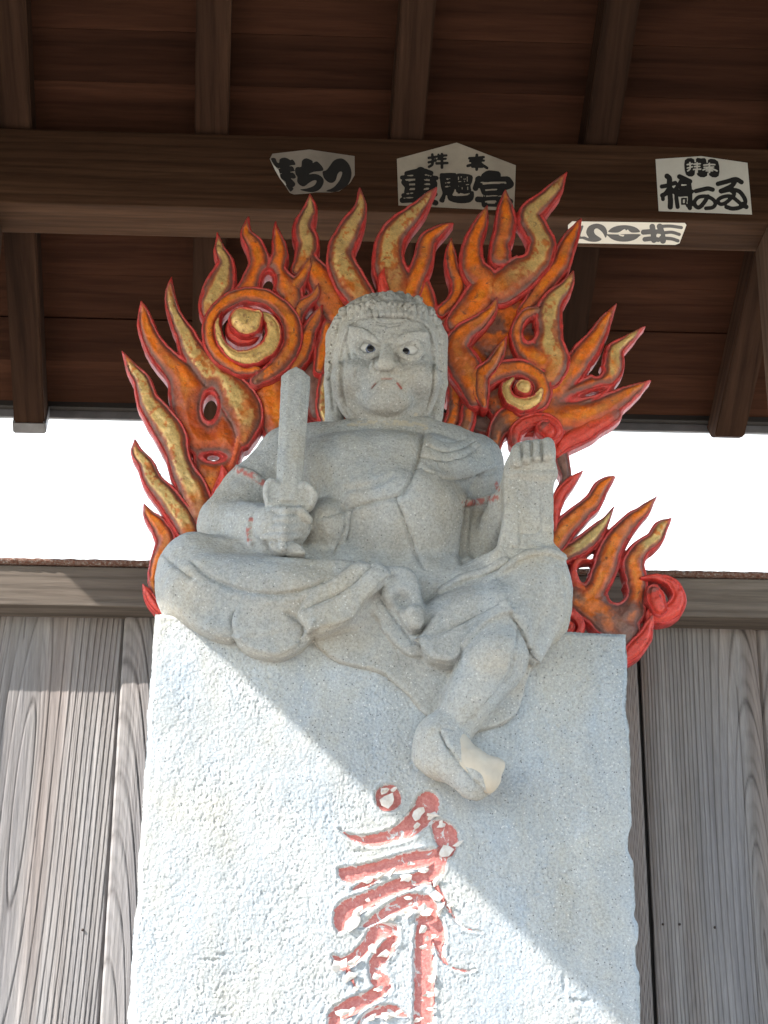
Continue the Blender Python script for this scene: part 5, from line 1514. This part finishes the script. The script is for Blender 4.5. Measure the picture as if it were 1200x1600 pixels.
# large aged slip -------------------------------------------------
pl2 = face_place(610, 215, 5.714)
s2 = tag(empty('votive_slip', tuple(at(713, 325, YBM))), 'large peaked tan paper slip with two small and three big black characters', 'paper slip', 'paper slips on the beam')
sheet(s2, M_paper_old, [(58, 190), (592, 45), (1120, 248), (1105, 655), (72, 605)], pl2)
glyph('lettering', M_ink, s2, pl2, step=4.5, strokes=[
    st(11, (342, 182), (372, 178), (408, 172)), st(12, (374, 152), (378, 200), (374, 240), (345, 262)), st(11, (342, 222), (375, 215), (406, 202)),
    st(10, (424, 166), (460, 162), (500, 160)), st(10, (428, 194), (460, 193), (494, 190)), st(12, (412, 232), (460, 230), (508, 228)), st(13, (460, 150), (460, 268)), st(9, (428, 152), (440, 168)),
    st(12, (705, 186), (770, 182), (832, 176)), st(11, (712, 212), (770, 210), (834, 206)), st(13, (772, 156), (764, 205), (735, 238), (690, 254)), st(13, (786, 208), (815, 240), (862, 272)), st(10, (738, 238), (812, 238)), st(10, (730, 262), (820, 262)), st(13, (774, 222), (770, 286)),
    # first big character
    st(22, (146, 322), (215, 305), (290, 296), (362, 318)), st(19, (104, 358), (180, 350), (300, 350), (412, 362)), st(48, (270, 310), (268, 420), (262, 590)),
    st(24, (120, 400), (150, 440), (146, 486)), st(30, (376, 396), (390, 420), (364, 486)), st(13, (130, 400), (260, 396), (380, 396)), st(12, (150, 440), (370, 436)), st(12, (150, 482), (370, 478)),
    st(19, (116, 516), (260, 510), (402, 508)), st(26, (108, 560), (180, 556), (260, 560)), st(24, (280, 560), (350, 566), (405, 584)),
    # third big character (right)
    st(36, (845, 350), (880, 330), (950, 336)), st(24, (780, 372), (900, 376), (1040, 370)), st(26, (790, 368), (770, 420), (760, 452)), st(28, (1050, 378), (1074, 420), (1020, 446)),
    st(15, (800, 440), (900, 430), (1020, 428)), st(24, (815, 430), (840, 500)), st(26, (1000, 430), (990, 490)), st(34, (870, 470), (960, 466)), st(20, (850, 500), (920, 496), (1000, 500)),
    st(26, (780, 552), (830, 560), (840, 600)), st(18, (830, 548), (940, 544), (1050, 550)), st(24, (1040, 552), (1072, 572)), st(14, (840, 602), (960, 606)), st(22, (965, 550), (955, 600))],
    polys=[[(440, 330), (480, 318), (560, 316), (590, 330), (585, 420), (570, 480), (560, 520), (690, 515), (722, 480), (745, 490), (742, 545), (700, 582), (600, 586), (520, 560), (500, 510), (480, 575), (455, 580), (435, 560), (465, 500), (450, 440)],
           [(585, 335), (640, 322), (730, 340), (728, 400), (715, 430), (722, 480), (690, 500), (600, 500), (580, 440)]],
    cuts=[st(5, (165, 386), (200, 380)), st(5, (172, 424), (200, 421)), st(5, (172, 464), (200, 460)), st(4.5, (150, 342), (200, 339)), st(4.5, (310, 334), (362, 344)), st(5, (306, 378), (346, 384)), st(5, (306, 418), (330, 418)), st(5, (302, 462), (328, 458)), st(4.5, (140, 504), (200, 496)), st(4.5, (120, 541), (200, 536)), st(4.5, (305, 500), (380, 496)), st(4.5, (305, 540), (390, 548)),
          st(7.5, (830, 414), (900, 404), (1005, 402)), st(6, (852, 470), (948, 464)), st(6.5, (850, 574), (940, 572)), st(4, (800, 500), (840, 520)), st(4.5, (492, 374), (530, 368)), st(4.5, (492, 406), (530, 402)), st(4.5, (492, 440), (530, 436)), st(3.5, (608, 352), (608, 380)), st(3.5, (632, 348), (634, 400)), st(3.5, (660, 346), (662, 398)), st(3.5, (686, 350), (686, 392)), st(3.2, (600, 395), (640, 392)), st(3, (650, 372), (715, 368)),
          st(3.2, (606, 420), (612, 452)), st(3.2, (634, 424), (700, 420)), st(3.2, (640, 444), (642, 478)), st(3.2, (664, 440), (666, 476)), st(3.2, (690, 440), (690, 470)), st(4, (600, 486), (582, 510)), st(4, (622, 500), (650, 506))])
# pale crisp slip --------------------------------------------------
pl3 = face_place(1010, 235, 6.667)
s3 = tag(empty('votive_slip', tuple(at(1095, 335, YBM))), 'clean white paper slip with black lettering and small black crest, far right', 'paper slip', 'paper slips on the beam')
sheet(s3, M_paper_new, [(95, 92), (570, 60), (1053, 130), (1100, 668), (128, 632)], pl3)
glyph('crest', M_ink, s3, pl3, step=5, polys=[[(400, 103), (497, 95), (500, 257), (412, 255)], [(515, 93), (570, 85), (622, 97), (632, 265), (530, 260)], [(640, 100), (745, 115), (752, 268), (655, 262)]],
      cuts=[st(8, (425, 150), (445, 146), (478, 140)), st(8, (452, 128), (455, 190), (430, 215)), st(7, (425, 185), (478, 172)), st(8, (495, 145), (560, 140)), st(8, (500, 170), (555, 168)), st(8, (490, 200), (565, 196)), st(8, (528, 130), (528, 230)),
            st(8, (598, 155), (660, 148), (712, 150)), st(7, (600, 178), (700, 174)), st(8, (655, 135), (650, 175), (590, 205)), st(8, (665, 180), (735, 215)), st(7, (630, 198), (690, 196)), st(7, (622, 214), (690, 214)), st(8, (656, 185), (656, 232))])
glyph('lettering', M_ink, s3, pl3, step=5, strokes=[
    st(28, (215, 270), (240, 300), (236, 400), (250, 500), (248, 590)), st(22, (160, 378), (220, 366), (300, 340)), st(24, (235, 400), (200, 450), (165, 470)), st(20, (170, 470), (172, 510)), st(20, (255, 395), (290, 430)),
    st(26, (345, 275), (400, 300), (452, 325)), st(22, (370, 300), (345, 350), (310, 400)), st(22, (320, 420), (310, 480), (325, 590)), st(24, (300, 440), (380, 425), (470, 430)), st(15, (380, 340), (440, 345)), st(15, (360, 385), (430, 380)), st(24, (440, 330), (450, 400), (455, 480), (452, 600)),
    st(15, (345, 470), (450, 465)), st(10, (370, 505), (370, 560)), st(9, (370, 505), (412, 502)), st(10, (412, 505), (408, 560)), st(9, (370, 560), (410, 558)), st(16, (450, 600), (425, 575)),
    st(23, (515, 425), (580, 410), (640, 398), (690, 410)),
    st(20, (495, 540), (540, 490), (620, 480), (690, 510), (718, 555), (690, 595), (620, 605)), st(22, (640, 480), (600, 545), (550, 595), (510, 580), (496, 540)),
    st(24, (745, 350), (840, 325), (930, 302), (990, 332)), st(24, (920, 330), (890, 370), (830, 400), (775, 425)), st(22, (780, 430), (880, 412), (960, 425), (1010, 480), (1030, 540), (985, 590), (900, 608), (832, 590)),
    st(20, (880, 420), (915, 455), (880, 500), (820, 550), (768, 560), (745, 520), (800, 485), (880, 480), (950, 530), (1000, 575), (1040, 592)), st(24, (1000, 560), (1040, 590))])
# cream strip under the beam ---------------------------------------
pl4 = under_place(880, 335, 6.0)
s4 = tag(empty('votive_slip', tuple(at_z(980, 365, zb0))), 'narrow cream paper strip with grey lettering under the beam', 'paper slip', 'paper slips on the beam')
sheet(s4, M_paper_strip, [(45, 100), (85, 65), (1140, 80), (1155, 100), (1090, 270), (1050, 285), (90, 268), (50, 240)], pl4)
tt_ = np.linspace(math.pi, 2*math.pi, 10)
upper = [(572+146*math.cos(q), 164+64*math.sin(q)) for q in tt_]+[(640, 168), (605, 140), (590, 150), (572, 136), (515, 168)]
lower = [(568-148*math.cos(q), 184-70*math.sin(q)) for q in tt_]+[(520, 186), (560, 206), (580, 192), (620, 194)][::-1]
glyph('lettering', M_inkg, s4, pl4, step=4, polys=[
    [(130, 160), (165, 110), (190, 110), (160, 200), (200, 205), (240, 220), (215, 170), (240, 110), (310, 85), (380, 105), (412, 160), (398, 218), (370, 170), (320, 130), (290, 145), (300, 185), (360, 230), (310, 255), (240, 250), (180, 228), (130, 225)],
    upper, lower], strokes=[st(24, (752, 165), (830, 160), (900, 165)), st(26, (835, 112), (845, 180), (850, 240)), st(22, (765, 232), (830, 226), (890, 235)), st(28, (905, 112), (925, 180), (935, 245)), st(15, (900, 112), (1000, 108), (1108, 122)), st(15, (950, 170), (1020, 166), (1088, 186)), st(16, (960, 222), (1020, 228), (1075, 246))],
    cuts=[st(6, (885, 185), (910, 190), (895, 205))])
